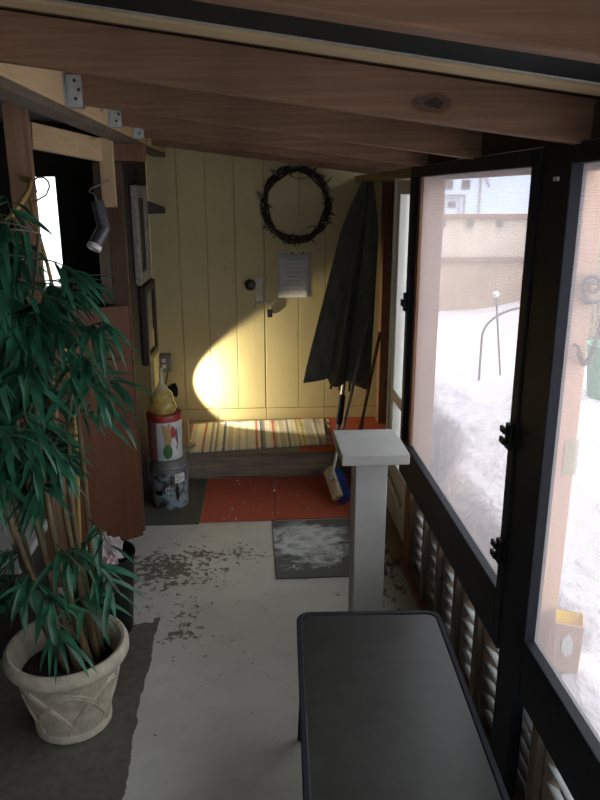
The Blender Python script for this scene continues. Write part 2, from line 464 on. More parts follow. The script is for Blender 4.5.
# ------------------------------------------------------------------ room shell
XR = .74          # inside face of the right wall's studs
struct(MB().box(-1.56, -1.1, -1.46, -1.4, -.12, 2.10).box(-.05, .80, -1.46, -1.4, -.12, 2.10).box(-1.1, -.05, -1.46, -1.4, 1.75, 2.10).box(-1.1, -.05, -1.46, -1.4, -.12, .9).build('wall_light_block', 'white'))  # unseen wall added to cut light from behind; its opening sets the fill
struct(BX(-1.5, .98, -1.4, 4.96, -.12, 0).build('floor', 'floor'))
def zb(x): return 1.869-.1255*(x-.1)          # underside of the rafters (roof falls to the right)
RH = .089
m = MB()
m.poly([(-.50, -1.4, zb(-.5)+RH+.003), (.81, -1.4, zb(.81)+RH+.003), (.81, 4.96, zb(.81)+RH+.003), (-.50, 4.96, zb(-.5)+RH+.003),
        (-.50, -1.4, zb(-.5)+RH+.03), (.81, -1.4, zb(.81)+RH+.03), (.81, 4.96, zb(.81)+RH+.03), (-.50, 4.96, zb(-.5)+RH+.03)],
       [(0, 3, 2, 1), (4, 5, 6, 7), (0, 1, 5, 4), (1, 2, 6, 5), (2, 3, 7, 6), (3, 0, 4, 7)])
struct(m.build('ceiling', 'deck'))
struct(BX(-1.56, -.50, -1.4, 4.96, 2.055, 2.10).build('ceiling_left', 'deck'))
# left room: dark boards and a small bright window in its end wall
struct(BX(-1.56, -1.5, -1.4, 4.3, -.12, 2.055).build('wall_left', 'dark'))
w = MB()
Y0, Y1 = 4.22, 4.30
WX0, WX1, WZ0, WZ1 = -1.21, -1.03, 1.16, 1.80
w.box(-1.5, WX0, Y0, Y1, 0, 2.055).box(WX1, -.70, Y0, Y1, 0, 2.055).box(WX0, WX1, Y0, Y1, 0, WZ0).box(WX0, WX1, Y0, Y1, WZ1, 2.055)
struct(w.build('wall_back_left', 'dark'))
wn = struct(MB().box(WX0, WX0+.018, Y0-.01, Y1, WZ0, WZ1).box(WX1-.018, WX1, Y0-.01, Y1, WZ0, WZ1).box(WX0+.018, WX1-.018, Y0-.01, Y1, WZ0, WZ0+.018)
            .box(WX0+.018, WX1-.018, Y0-.01, Y1, WZ1-.018, WZ1).build('window_3', 'black'))
BX(WX0+.019, WX1-.019, Y0+.03, Y0+.034, WZ0+.019, WZ1-.019).build('pane', 'pane', wn)
# alcove walls
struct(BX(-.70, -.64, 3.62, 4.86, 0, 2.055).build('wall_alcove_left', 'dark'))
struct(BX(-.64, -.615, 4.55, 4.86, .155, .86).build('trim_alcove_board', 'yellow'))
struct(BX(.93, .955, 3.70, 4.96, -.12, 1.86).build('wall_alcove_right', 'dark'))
struct(BX(.80, .955, 3.66, 3.699, 0, 1.84).build('wall_alcove_return', 'dark'))
# yellow boarded end wall with the door set flush in it
def boards(x_list, z0, z1, y=4.87, t=.0118, gap=.0025):
    mb = MB()
    for a, b in zip(x_list, x_list[1:]): mb.box(a+gap/2, b-gap/2, y, y+t, z0, z1)
    return mb
struct(BX(-.70, .93, 4.882, 4.96, 0, 2.05).build('wall_far', 'yellow'))
struct(boards([-.64, -.452], .238, 1.98).build('trim_1', 'yellow', bevel=.003))
struct(boards([.108, .335, .52, .73, .93], .238, 1.98).build('trim_2', 'yellow', bevel=.003))
struct(boards([-.64, -.23, .108, .52, .93], .155, .234).build('baseboard_far', 'yellow', bevel=.003))
d1 = struct(boards([-.45, -.27, -.085, .1035], .240, 2.0).build('door_1', 'yellow', bevel=.003))
for z in (1.79, 1.25):
    MB().box(-.475, -.425, 4.864, 4.871, z-.012, z+.012).tube([(-.451, 4.862, z-.03), (-.451, 4.862, z+.03)], .007).build('hinge', 'yellow', d1)
MB().lathe([(.036, 0), (.036, .006), (.016, .012), (.013, .035), (.028, .045), (.033, .058), (.029, .07), (.012, .076), (.0, .076)], (.010, 4.87, 1.105), 28, (0, -1, 0)).build('knob', 'bronze', d1, smooth=True)
BX(.047, .094, 4.862, 4.8705, .99, 1.155).build('strike_plate', 'steelpale', d1, .002)
MB().box(.040, .150, 4.860, 4.8705, .975, .990).box(.040, .046, 4.860, 4.8705, .945, .975).build('hasp', 'brass', d1, .001)
pl = thing('padlock', 'small dark padlock hanging from the hasp on the yellow door', 'padlock', (.139, 4.85, .905))
BX(.122, .156, 4.838, 4.860, .885, .938).build('body', 'bronze', pl, .004)
MB().tube([(.128, 4.849, .936)]+[(.139+.011*math.cos(a), 4.849, .957+.014*math.sin(a)) for a in [PI-PI*i/8 for i in range(9)]]+[(.150, 4.849, .936)], .003).build('shackle', 'galv', pl, smooth=True)
p = struct(BX(.125, .160, 4.863, 4.8695, 1.10, 1.16).build('trim_3', 'yellow', bevel=.002))
# step up to the door
st = struct(BX(-.64, .93, 4.205, 4.868, 0, .143).build('floor_step', 'deck'))
struct(BX(-.64, .93, 4.165, 4.205, .012, .150).build('trim_step', 'step', bevel=.004))
cp = tag(BX(-.638, .30, 4.178, 4.868, .1505, .157).build('carpet_tile', 'mattan', bevel=.002), 'tan carpet piece on the step beneath the rag rug', 'carpet', 'carpet on the step')
cp = tag(BX(.302, .929, 4.178, 4.868, .1505, .157).build('carpet_tile', 'matred', bevel=.002), 'red carpet piece on the right end of the step', 'carpet', 'carpet on the step')
# carpet tiles and mats on the floor
def tile(label, mat, x0, x1, y0, y1, skew=0):
    mb = MB(); zs = (.0005, .008)
    q = [(x0, y0), (x1, y0), (x1+skew, y1), (x0+skew, y1)]
    mb.poly([(a, b, z) for z in zs for a, b in q], [(0, 3, 2, 1), (4, 5, 6, 7), (0, 1, 5, 4), (1, 2, 6, 5), (2, 3, 7, 6), (3, 0, 4, 7)])
    return tag(mb.build('carpet_tile', mat, bevel=.002), label, 'carpet', 'carpet tiles at the foot of the step')
tile('grey-green carpet tile under the paint pail', 'matgrey', -.66, -.288, 3.53, 4.155, .01)
tile('red carpet tile next to the grey-green carpet tile on the floor', 'matred', -.285, .118, 3.545, 4.155, .015)
tile('red carpet tile under the broom head', 'matred', .121, .62, 3.55, 4.155, .015)
tag(BX(.10, .615, 2.93, 3.53, .0005, .009).build('doormat', 'doormat', bevel=.003), 'grey doormat smeared with tracked-in snow behind the square post', 'doormat')
mb = MB()
for i in range(46):
    x, y = random.uniform(-.25, .6), random.uniform(3.0, 4.1)
    if 3.50 < y < 3.56: continue
    r = random.choice((.0025, .003, .003, .004, .006))
    mb.sphere((x, y, .008+r*.4), r, 4)
tag(mb.build('snow_crumbs', 'crumb', smooth=True), 'white crumbs of snow scattered over the red carpet and grey doormat', 'snow crumbs', kind='stuff')

# ------------------------------------------------------------------ roof timbers
raf = [(.79, 'knotted roof rafter nearest the viewer, at the top edge'), (1.52, 'wide front roof rafter with a dark knot near its right end'),
       (2.24, 'roof rafter held by the largest steel hanger'), (2.90, 'third roof rafter back, on the middle steel hanger'),
       (3.50, 'fourth roof rafter back, on the small far hanger'), (4.13, 'farthest roof rafter in front of the yellow wall')]
XL = -.505
def rafter(y, label, i):
    t = thing('roof_rafter', label, 'rafter', (XL, y, zb(XL)), 'roof rafters across the porch')
    mb = MB(); x0, x1 = XL, .795
    mb.poly([(x, yy, zb(x)+h) for x in (x0, x1) for yy, h in ((y, 0), (y+.038, 0), (y+.038, RH), (y, RH))],
            [(0, 1, 2, 3), (7, 6, 5, 4), (0, 4, 5, 1), (1, 5, 6, 2), (2, 6, 7, 3), (3, 7, 4, 0)])
    mb.build('timber', 'rafter_knot' if i == 1 else 'rafter', t, .003)
    if i in (2, 3, 4):
        z = zb(XL+.02)
        hb = MB().box(XL+.001, XL+.045, y-.003, y-.0005, z-.004, z+.075).box(XL+.001, XL+.045, y+.0385, y+.041, z-.004, z+.075)
        hb.box(XL+.001, XL+.045, y-.003, y+.041, z-.009, z-.0045)
        hb.box(XL+.0005, XL+.003, y-.03, y-.003, z-.009, z+.075)
        h = hb.build('joist_hanger', 'galv', t)
        sb = MB()
        for dz in (.012, .036, .060): sb.lathe([(.005, 0), (.004, .004), (0, .005)], (XL+.026+(.01 if dz == .036 else 0), y-.0031, z+dz), 10, (0, -1, 0))
        sb.build('screws', 'screw', h)
    return t
for i, (y, l) in enumerate(raf): rafter(y, l, i)
# ledger on the left that the hangers are nailed to, and its bottom plate
struct(BX(XL-.04, XL, -1.4, 4.86, 1.935, 2.052).build('trim_ledger', 'pale', bevel=.003))
struct(BX(XL-.075, XL-.005, -1.4, 4.86, 1.912, 1.934).build('trim_plate', 'greywood', bevel=.002))
# lath and dark track under the roof deck between the two nearest rafters
def strip(name, y0, y1, t, mat):
    mb = MB(); x0, x1 = XL+.0, .70
    mb.poly([(x, yy, zb(x)+RH+.002-h) for x in (x0, x1) for yy, h in ((y0, t), (y1, t), (y1, 0), (y0, 0))],
            [(0, 1, 2, 3), (7, 6, 5, 4), (0, 4, 5, 1), (1, 5, 6, 2), (2, 6, 7, 3), (3, 7, 4, 0)])
    return mb.build(name, mat, bevel=.002)
struct(strip('trim_lath', 1.335, 1.405, .018, 'lath'))
struct(strip('trim_track', 1.04, 1.318, .012, 'track'))
struct(strip('trim_track_lip', 1.321, 1.328, .014, 'alu'))
struct(BX(.801, .82, -1.4, 3.6, 1.748, 1.80).build('trim_fascia', 'outpost', bevel=.002))
# header over the screens, and the paler header over the storm door
struct(BX(.705, .80, -1.4, 3.14, 1.805, 1.875).build('trim_header', 'header', bevel=.003))
struct(BX(.70, .929, 3.145, 4.86, 1.765, 1.80).build('trim_header_far', 'headerpale', bevel=.003))
struct(BX(.80, .929, 3.15, 4.86, 1.802, 1.845).build('trim_header_fill', 'header'))
struct(BX(.872, .929, 4.70, 4.80, .158, 1.763).build('trim_corner_post', 'redstud', bevel=.003))

# ------------------------------------------------------------------ left side carpentry
struct(BX(-.90, -.812, 2.93, 2.968, 0, 2.02).build('trim_post', 'stud', bevel=.003))
struct(MB().beam((-.83, 3.0, 1.91), (-.625, 3.44, 1.875), .036, .095).build('trim_blocking', 'pale', bevel=.003))
struct(BX(-.645, -.585, 3.385, 3.423, 1.635, 1.93).build('trim_block', 'paleZ', bevel=.003))
struct(MB().beam((-.70, 3.47, 1.878), (-.46, 3.53, 1.872), .036, .075).build('trim_beam', 'redstud', bevel=.003))
# brown panel: angled sheet that closes the alcove's left side, with an upright board
pb = MB(); A, B = Vector((-.578, 3.44, 0)), Vector((-.95, 3.20, 0)); n = Vector((B.y-A.y, A.x-B.x, 0)).normalized()*.022
pb.poly([A+n*0, B+n*0, B-n, A-n]+[p+Vector((.0, 0, 1.19)) for p in (A, B, B-n, A-n)], [(0, 3, 2, 1), (4, 5, 6, 7), (0, 1, 5, 4), (1, 2, 6, 5), (2, 3, 7, 6), (3, 0, 4, 7)])
struct(pb.build('wall_left_panel', 'panel', bevel=.002))
struct(BX(-.640, -.566, 3.472, 3.497, 0, 1.83).build('trim_upright', 'trimboard', bevel=.002))
struct(BX(-.695, -.642, 3.474, 3.50, 1.19, 1.83).build('trim_upright_left', 'greywood', bevel=.002))
struct(BX(-1.03, -.95, 3.13, 3.20, 0, 1.19).build('trim_panel_post', 'stud', bevel=.002))

# ------------------------------------------------------------------ right wall: screens, louvres, storm door
def window(name, y0, y1, z0, z1, st, zr, x0=.685, x1=.722):
    """black framed insect screen; st stile width, zr height of its deep bottom rail"""
    o = MB().box(x0, x1, y0, y0+st, z0, z1).box(x0, x1, y1-st, y1, z0, z1).box(x0, x1, y0+st, y1-st, z1-.042, z1).box(x0, x1, y0+st, y1-st, z0, zr).build(name, 'black', bevel=.003)
    struct(o)
    mb = MB(); mb.poly([(x1-.010, y0+st-.003, zr-.003), (x1-.010, y1-st+.003, zr-.003), (x1-.010, y1-st+.003, z1-.039), (x1-.010, y0+st-.003, z1-.039)], [(0, 1, 2, 3)])
    mb.build('screen_mesh', 'screen', o)
    return o
w1 = window('window_1', 1.735, 3.115, .445, 1.80, .045, .615)
w2 = window('window_2', .30, 1.60, .425, 1.80, .045, .595)
w4 = window('window_4', -1.1, .29, .425, 1.80, .045, .595)
mu = struct(BX(.690, .726, 1.605, 1.73, 0, 1.804).build('trim_mullion', 'black', bevel=.004))
BX(.6865, .6905, 1.622, 1.648, 1.724, 1.733).build('sticker', 'cap', mu)['label'] = 'tiny white sticker'
for z in (1.085, .75):
    la = MB().box(.672, .684, 1.742, 1.775, z-.04, z+.03)
    la.box(.662, .672, 1.755, 1.79, z-.03, z-.012).box(.662, .672, 1.755, 1.79, z+.0, z+.018)
    la.build('latch', 'blackplastic', w1, .003)
MB().box(.672, .684, 3.085, 3.11, 1.20, 1.28).box(.664, .672, 3.09, 3.125, 1.22, 1.25).build('latch', 'blackplastic', w1, .003)
# stud-and-louvre skirting
struct(BX(.69, .78, -1.1, 3.04, 0, .038).build('baseboard_right', 'redstud', bevel=.003))
studs = [2.94, 2.66, 2.44, 2.20, 1.96, 1.72, 1.47, 1.22, .97]
sm = 1
for i, y in enumerate(studs):
    struct(BX(.70, .775, y-.02, y+.02, .0385, .445 if y > 1.72 else .424).build('trim_stud', 'redstud' if i == 0 else 'greywood', bevel=.002))
M['louvre'] = plain('louvre_grey', (.26, .27, .26), .5, 0, .08)
desc = ['grey louvre vent farthest along, next to the storm door', 'grey louvre vent second from the storm door', 'grey louvre vent beside the far corner of the table',
        'grey louvre vent under the near end of the large screen', 'grey louvre vent directly below the black mullion', 'grey louvre vent under the amber lantern', 'grey louvre vent at the bottom right corner', 'grey louvre vent nearest the viewer, below the nearest screen']
for i, (a, b) in enumerate(zip(studs, studs[1:])):
    y1, y0 = a-.021, b+.021
    lv = MB()
    z = .075
    while z < .40:
        lv.poly([(.725, y0+.008, z+.020), (.725, y1-.008, z+.020), (.765, y1-.008, z-.012), (.765, y0+.008, z-.012),
                 (.725, y0+.008, z+.023), (.725, y1-.008, z+.023), (.765, y1-.008, z-.009), (.765, y0+.008, z-.009)],
                [(0, 3, 2, 1), (4, 5, 6, 7), (0, 1, 5, 4), (1, 2, 6, 5), (2, 3, 7, 6), (3, 0, 4, 7)])
        z += .056
    t = thing('louvre_vent', desc[i], 'vent', (.745, (y0+y1)/2, .039), 'louvre vents under the screens')
    lv.build('slats', 'louvre', t)
    MB().box(.72, .77, y0, y0+.008, .039, .42).box(.72, .77, y1-.008, y1, .039, .42).box(.72, .77, y0+.008, y1-.008, .039, .050).box(.72, .77, y0+.008, y1-.008, .41, .42).build('frame', 'greywood', t)
# storm door
sy0, sy1 = 3.03, 3.63
d2 = struct(MB().box(.735, .775, sy0, sy0+.07, .035, 1.755).box(.735, .775, sy1-.07, sy1, .035, 1.755).box(.735, .775, sy0+.07, sy1-.07, 1.69, 1.755)
            .box(.735, .775, sy0+.07, sy1-.07, .66, .72).box(.735, .775, sy0+.07, sy1-.07, .035, .35).build('door_2', 'white', bevel=.004))
BX(.753, .757, sy0+.0705, sy1-.0705, .721, 1.689).build('pane', 'pane', d2)
BX(.753, .757, sy0+.0705, sy1-.0705, .351, .659).build('pane', 'pane', d2)
MB().tube([(.722, 3.58, .255), (.722, 3.22, .215)], .008).tube([(.735, 3.58, .255), (.715, 3.58, .255)], .006).build('door_closer', 'galv', d2, smooth=True)
struct(BX(.725, .80, 3.636, 3.66, 0, 1.763).build('trim_jamb', 'white', bevel=.003))
struct(BX(.70, .80, 2.985, 3.025, 0, 1.763).build('trim_jamb_near', 'redstud', bevel=.002))
struct(BX(.66, .80, 3.03, 3.64, 0, .034).build('trim_threshold', 'step', bevel=.006))
mb = MB()
for i in range(60):
    x, y = random.uniform(.61, .66), random.uniform(2.75, 3.6)
    if x > .63: mb.sphere((x, y, .004), random.uniform(.004, .012), 4)
tag(mb.build('grit', 'step', smooth=True), 'loose grit and chips along the storm door threshold', 'grit', kind='stuff')

# ------------------------------------------------------------------ outside: snow, posts, fence, house
def edge(y): return .80+.17*max(0, min(1, (y-3.15)/.5))
def height(x, y):
    d = max(0, x-edge(y))
    e = min(1, d/.20); h = -.04+.40*e*e*(3-2*e)+.24*(1-math.exp(-d*1.5))+.02*d
    h += .03*math.sin(x*2.3+y*1.1)*min(1, d)+.025*math.sin(x*5.1-y*3.7)*min(1, d*2)+.02*math.sin(y*9+x*4)*math.exp(-d*2)
    k_ = .452-((x-.90)**2+(y-1.66)**2)*4; h = max(h, k_) if x > .805 else h
    return h
mb = MB(); nx, ny = 90, 150; g = []
for i in range(nx):
    row = []
    for j in range(ny):
        y = -3+13*j/(ny-1); xa = edge(y)
        x = xa+12*(i/(nx-1))**2.2; row.append(mb.bm.verts.new((x, y, height(x, y))))
    g.append(row)
for i in range(nx-1):
    for j in range(ny-1): mb.bm.faces.new((g[i][j], g[i+1][j], g[i+1][j+1], g[i][j+1]))
struct(mb.build('ground_snow', 'snow', smooth=True))
tag(BX(.775, .850, 3.20, 3.32, 0, 1.80).build('porch_post', 'outpost', bevel=.004), 'pinkish wooden post outside the large screen, by the storm door', 'post', 'wooden posts outside the screens')
pq = tag(BX(.775, .848, 1.722, 1.80, 0, 1.80).build('porch_post', 'outpost', bevel=.004), 'pinkish wooden post outside, right of the black mullion', 'post', 'wooden posts outside the screens')
BX(.815, .852, 1.7185, 1.7215, .98, 1.08).build('plastic_sleeve', 'clear', pq)['label'] = 'clear plastic sleeve'
# fence
fn = thing('garden_fence', 'weathered brown board fence standing in the snow across the yard', 'fence', (2.6, 7.05, .4))
mb = MB()
x = .9
while x < 4.6:
    mb.box(x, x+.135, 7.02, 7.04, .3, 1.07); x += .14
mb.build('boards', 'fence', fn)
mb = MB(); x = .9
while x < 4.6:
    mb.box(x, x+.135, 7.02, 7.04, 1.075, 1.47+.004*random.random()); x += .14
M['fencepale'] = wood('pale_fence_wood', (.52, .43, .36), (.62, .53, .45), 2, knots=False)
mb.build('upper_boards', 'fencepale', fn)['label'] = 'paler upper boards'
BX(.9, 4.6, 6.985, 7.019, 1.05, 1.09).build('rail', 'fencerail', fn)
BX(.9, 4.6, 6.985, 7.019, 1.45, 1.50).build('rail', 'fencerail', fn)
for x in (1.86, 2.13, 2.42):
    BX(x-.03, x+.03, 6.96, 6.984, 1.38, 1.45).build('post_stub', 'housedark', fn)
# pale house behind the fence
hs = thing('house', 'pale blue house with small dark windows beyond the fence', 'house', (3, 10, 0))
BX(.8, 5.4, 10, 10.3, 0, 3.2).build('wall', 'house', hs)
for x in (2.72, 2.96): 
    BX(x-.055, x+.055, 9.98, 9.999, 1.74, 1.86).build('window', 'housedark', hs)
BX(2.73, 2.83, 9.98, 9.999, 1.50, 1.58).build('window', 'housedark', hs)
tr = MB()
def line(pts, r=.012): tr.tube([(a, 9.985, b) for a, b in pts], r, 5)
line([(2.55, 1.42), (2.55, 1.66), (2.95, 1.66), (2.95, 1.42)]); line([(2.68, 1.42), (2.68, 1.62), (2.88, 1.62), (2.88, 1.42)], .009)
line([(2.38, 1.72), (2.38, 1.9), (2.56, 1.92), (2.60, 1.8), (2.5, 1.72), (2.38, 1.72)]); line([(3.05, 1.9), (3.2, 1.95), (3.28, 1.78)]); line([(3.16, 1.9), (3.16, 1.42)])
line([(2.32, 1.42), (2.32, 1.52), (2.4, 1.55), (2.45, 1.42)])
tr.build('trim', 'shed', hs)
sd = thing('shed', 'brown shed at the right behind the nearest screen', 'shed', (3.6, 5.6, .3))
BX(2.75, 4.6, 5.6, 6.4, .3, 1.83).build('wall', 'shed', sd)
MB().poly([(2.65, 5.5, 1.84), (4.7, 5.5, 1.84), (4.7, 6.5, 1.95), (2.65, 6.5, 1.95), (2.65, 5.5, 1.88), (4.7, 5.5, 1.88), (4.7, 6.5, 1.99), (2.65, 6.5, 1.99)],
          [(0, 3, 2, 1), (4, 5, 6, 7), (0, 1, 5, 4), (1, 2, 6, 5), (2, 3, 7, 6), (3, 0, 4, 7)]).build('roof', 'snow', sd)
def shrub(name, label, c, r, h, n):
    mb = MB()
    for i in range(n):
        a = random.uniform(0, 2*PI); t = random.uniform(.1, 1)
        top = (c[0]+r*t*math.cos(a), c[1]+r*t*math.sin(a), c[2]+h*random.uniform(.6, 1)*(1-.4*t*t))
        mb.tube([(c[0]+.3*r*t*math.cos(a), c[1]+.3*r*t*math.sin(a), c[2]), top], .006, 4)
    return tag(mb.build(name, 'shrub'), label, 'shrub')
shrub('dry_shrub', 'dry tan shrub in the snow behind the scrolled iron bracket', (2.62, 5.2, .5), .42, .95, 300)
# scrolled iron bracket on the post, with a chain
hk = thing('plant_bracket', 'scrolled iron bracket with a hanging chain on the post right of the mullion', 'bracket', (.845, 1.70, 1.36))
SC = Vector((.832, 1.70, 1.482))
sc = [SC+Vector(((.005+.022*t)*math.cos(3.2*PI*t+.6), 0, (.005+.024*t)*math.sin(3.2*PI*t+.6))) for t in [i/34 for i in range(35)]]
MB().tube(sc, .0055, 8).tube([sc[-1], SC+Vector((-.024, 0, -.030)), SC+Vector((.0, 0, -.040)), SC+Vector((.04, 0, -.034)), SC+Vector((.10, 0, .005))], .0055, 8).box(.826, .838, 1.7035, 1.7215, 1.435, 1.448).build('scroll', 'iron', hk, smooth=True)
ch = MB()
c0, c2 = Vector((.872, 1.70, 1.445)), Vector((.813, 1.70, 1.330))
cpts = [c0*(1-t)**2+Vector((.842, 1.70, 1.21))*2*t*(1-t)+c2*t*t for t in [i/15 for i in range(16)]]
for i, (a, b) in enumerate(zip(cpts, cpts[1:])):
    c = (a+b)/2; d = (b-a).normalized(); u = d.cross(Vector((0, 1, 0))).normalized() if i % 2 else Vector((0, 1, 0))
    ch.tube([c+d*.0115*math.cos(k*PI/5)+u*.006*math.sin(k*PI/5) for k in range(11)], .0020, 5, False)
ch.tube([(.813, 1.7215, 1.332), (.813, 1.698, 1.332)], .004, 6)
ch.build('chain', 'iron', hk, smooth=True)
gp = tag(MB().lathe([(.0, 0), (.09, 0), (.10, .02), (.135, .38), (.14, .40), (.125, .40), (.09, .03), (0, .03)], (1.99, 3.75, .50), 24).build('planter', 'greenpaint', smooth=True), 'tall green planter standing in the snow behind the chain', 'planter')
# garden arch wire in the snow
tag(MB().tube([(1.50+.30*(1-math.cos(a))/1.0, 4.5, .80+.19*math.sin(a)) for a in [PI*i/14 for i in range(15)]]+[(2.1, 4.5, .5)], .008, 6).tube([(1.50, 4.5, .5), (1.50, 4.5, .80)], .008, 6).build('garden_hoop', 'iron', smooth=True), 'thin bent wire hoop standing in the snow', 'hoop')
ob = thing('garden_stake', 'short stake with a pale knob leaning in the snow', 'stake', (1.66, 4.6, .5))
MB().tube([(1.68, 4.6, .5), (1.61, 4.6, 1.04)], .007, 6).build('rod', 'iron', ob)
MB().sphere((1.607, 4.6, 1.06), .022, 8).build('knob', 'label', ob, smooth=True)
# amber lantern in the snow
L = Vector((.853, 1.662, height(.853, 1.662)-.004))
ln = thing('candle_lantern', 'square amber glass candle lantern with yellow lining in the snow', 'lantern', L)
c_, s_ = math.cos(-.42), math.sin(-.42)
def sq(r, z): return [(L.x+c_*a*r-s_*b*r, L.y+s_*a*r+c_*b*r, L.z+z) for a, b in ((-1, -1), (1, -1), (1, 1), (-1, 1))]
mb = MB(); LH = .148
rings = [sq(.035, 0), sq(.0375, LH), sq(.0345, LH)]
vs = [v for r in rings for v in r]
mb.poly(vs, [(3, 2, 1, 0)]+[(a+4*k, (a+1) % 4+4*k, (a+1) % 4+4*(k+1), a+4*(k+1)) for k in (0, 1) for a in range(4)])
mb.build('body', 'amber', ln, .002)
mb = MB(); vs = [v for r in (sq(.0340, LH-.001), sq(.0325, .03)) for v in r]
mb.poly(vs, [(7, 6, 5, 4)]+[(a, (a+1) % 4, (a+1) % 4+4, a+4) for a in range(4)]); mb.build('lining', 'yellowin', ln)
fx = Vector((s_, -c_, 0)); sx = Vector((c_, s_, 0)); cc = L+fx*.0378+Vector((0, 0, .085))
mb = MB(); hexp = [cc+sx*.016*math.sin(k*PI/3)+Vector((0, 0, .036*math.cos(k*PI/3))) for k in range(6)]
mb.poly([v for v in hexp]+[v+fx*.002 for v in hexp], [(0, 1, 2, 3, 4, 5), (11, 10, 9, 8, 7, 6)]+[(k, (k+1) % 6, (k+1) % 6+6, k+6) for k in range(6)]); mb.build('hexagon_mark', 'label', ln)

# ------------------------------------------------------------------ square post
ps = thing('newel_post', 'grey painted square post with a flat cap, behind the table', 'post', (.428, 2.45, 0))
BX(.370, .486, 2.392, 2.508, 0, .790).build('shaft', 'greypaint', ps, .004)
BX(.308, .545, 2.306, 2.586, .7905, .830).build('cap', 'greypaint', ps, .004)

# ------------------------------------------------------------------ low table
tz = .45
tb = thing('patio_table', 'low black patio table with a smoked glass top', 'table', (.325, 1.42, 0))
def rrect(x0, x1, y0, y1, r, n=8):
    out = []
    for cx, cy, a0 in ((x1-r, y1-r, 0), (x0+r, y1-r, PI/2), (x0+r, y0+r, PI), (x1-r, y0+r, 1.5*PI)):
        for k in range(n+1): out.append((cx+r*math.cos(a0+PI/2*k/n), cy+r*math.sin(a0+PI/2*k/n)))
    return out
ROT = math.radians(-2.6); TC = Vector((.325, 1.42, 0))
def tp(x, y, z):
    return Vector((TC.x+x*math.cos(ROT)-y*math.sin(ROT), TC.y+x*math.sin(ROT)+y*math.cos(ROT), z))
hw, hl = .222, .53
out_, in_ = rrect(-hw, hw, -hl, hl, .045), rrect(-hw+.016, hw-.016, -hl+.016, hl-.016, .03)
n = len(out_); mb = MB(); vs = []
for pts, z in ((out_, tz-.028), (out_, tz), (in_, tz), (in_, tz-.028)): vs += [tp(a, b, z) for a, b in pts]
mb.poly(vs, [(k+n*i, (k+1) % n+n*i, (k+1) % n+n*((i+1) % 4), k+n*((i+1) % 4)) for i in range(4) for k in range(n)])
mb.build('rim', 'black', tb, .003, smooth=False)
mb = MB(); g_ = rrect(-hw+.017, hw-.017, -hl+.017, hl-.017, .029)
mb.poly([tp(a, b, tz-.010) for a, b in g_]+[tp(a, b, tz-.004) for a, b in g_], [tuple(range(n))[::-1], tuple(range(n, 2*n))]+[(k, (k+1) % n, (k+1) % n+n, k+n) for k in range(n)])
mb.build('glass_top', 'tableglass', tb)
for sx_ in (-1, 1):
    for sy_ in (-1, 1):
        MB().tube([tp(sx_*(hw-.03), sy_*(hl-.05), tz-.028), tp(sx_*(hw-.015), sy_*(hl-.03), 0)], .013, 10).build('leg', 'black', tb, smooth=True)
for sx_ in (.0, .6):
    MB().beam(tp(sx_*hw, -hl+.03, tz-.035), tp(sx_*hw, hl-.03, tz-.035), .018, .012).build('reflection_bar', 'alu', tb)  # bars added under the glass to stand in for its streak reflections

# ------------------------------------------------------------------ things by the door
# rag rug
rg = thing('rag_rug', 'striped multicoloured rag rug lying on the step', 'rug', (.03, 4.5, .157))
mb = MB(); nx, ny = 60, 14
def rz(u, v): return .1605+.003*math.sin(u*31+v*3)*math.sin(v*7+u*11)+.002
def rxy(u, v):
    a = Vector((-.385, 4.205, 0)); b = Vector((.470, 4.30, 0)); c = Vector((.505, 4.82, 0)); d = Vector((-.405, 4.76, 0))
    return (a*(1-u)+b*u)*(1-v)+(d*(1-u)+c*u)*v
top = [[mb.bm.verts.new((*(rxy(i/nx, j/ny).xy), rz(i/nx, j/ny)+.006)) for j in range(ny+1)] for i in range(nx+1)]
bot = [[mb.bm.verts.new((*(rxy(i/nx, j/ny).xy), .1575)) for j in range(ny+1)] for i in range(nx+1)]
for i in range(nx):
    for j in range(ny):
        mb.bm.faces.new((top[i][j], top[i+1][j], top[i+1][j+1], top[i][j+1])); mb.bm.faces.new((bot[i][j], bot[i][j+1], bot[i+1][j+1], bot[i+1][j]))
for i in range(nx):
    for j in (0, ny): mb.bm.faces.new((top[i][j], bot[i][j], bot[i+1][j], top[i+1][j]))
for j in range(ny):
    for i in (0, nx): mb.bm.faces.new((top[i][j], top[i][j+1], bot[i][j+1], bot[i][j]))
mb.build('woven_body', 'rug', rg, smooth=True)
M['fringe'] = plain('cotton_fringe', (.50, .45, .34), .9)
for u, sgn in ((1, 1), (0, -1)):
    mb = MB()
    for k in range(26):
        q = rxy(u, (k+.5)/26)
        mb.tube([(q.x-.005*sgn, q.y, .165), (q.x+.022*sgn+random.uniform(-.005, .005), q.y+random.uniform(-.012, .012), .161), (q.x+.04*sgn, q.y+random.uniform(-.02, .02), .1595)], .0026, 5)
    mb.build('fringe', 'fringe', rg)
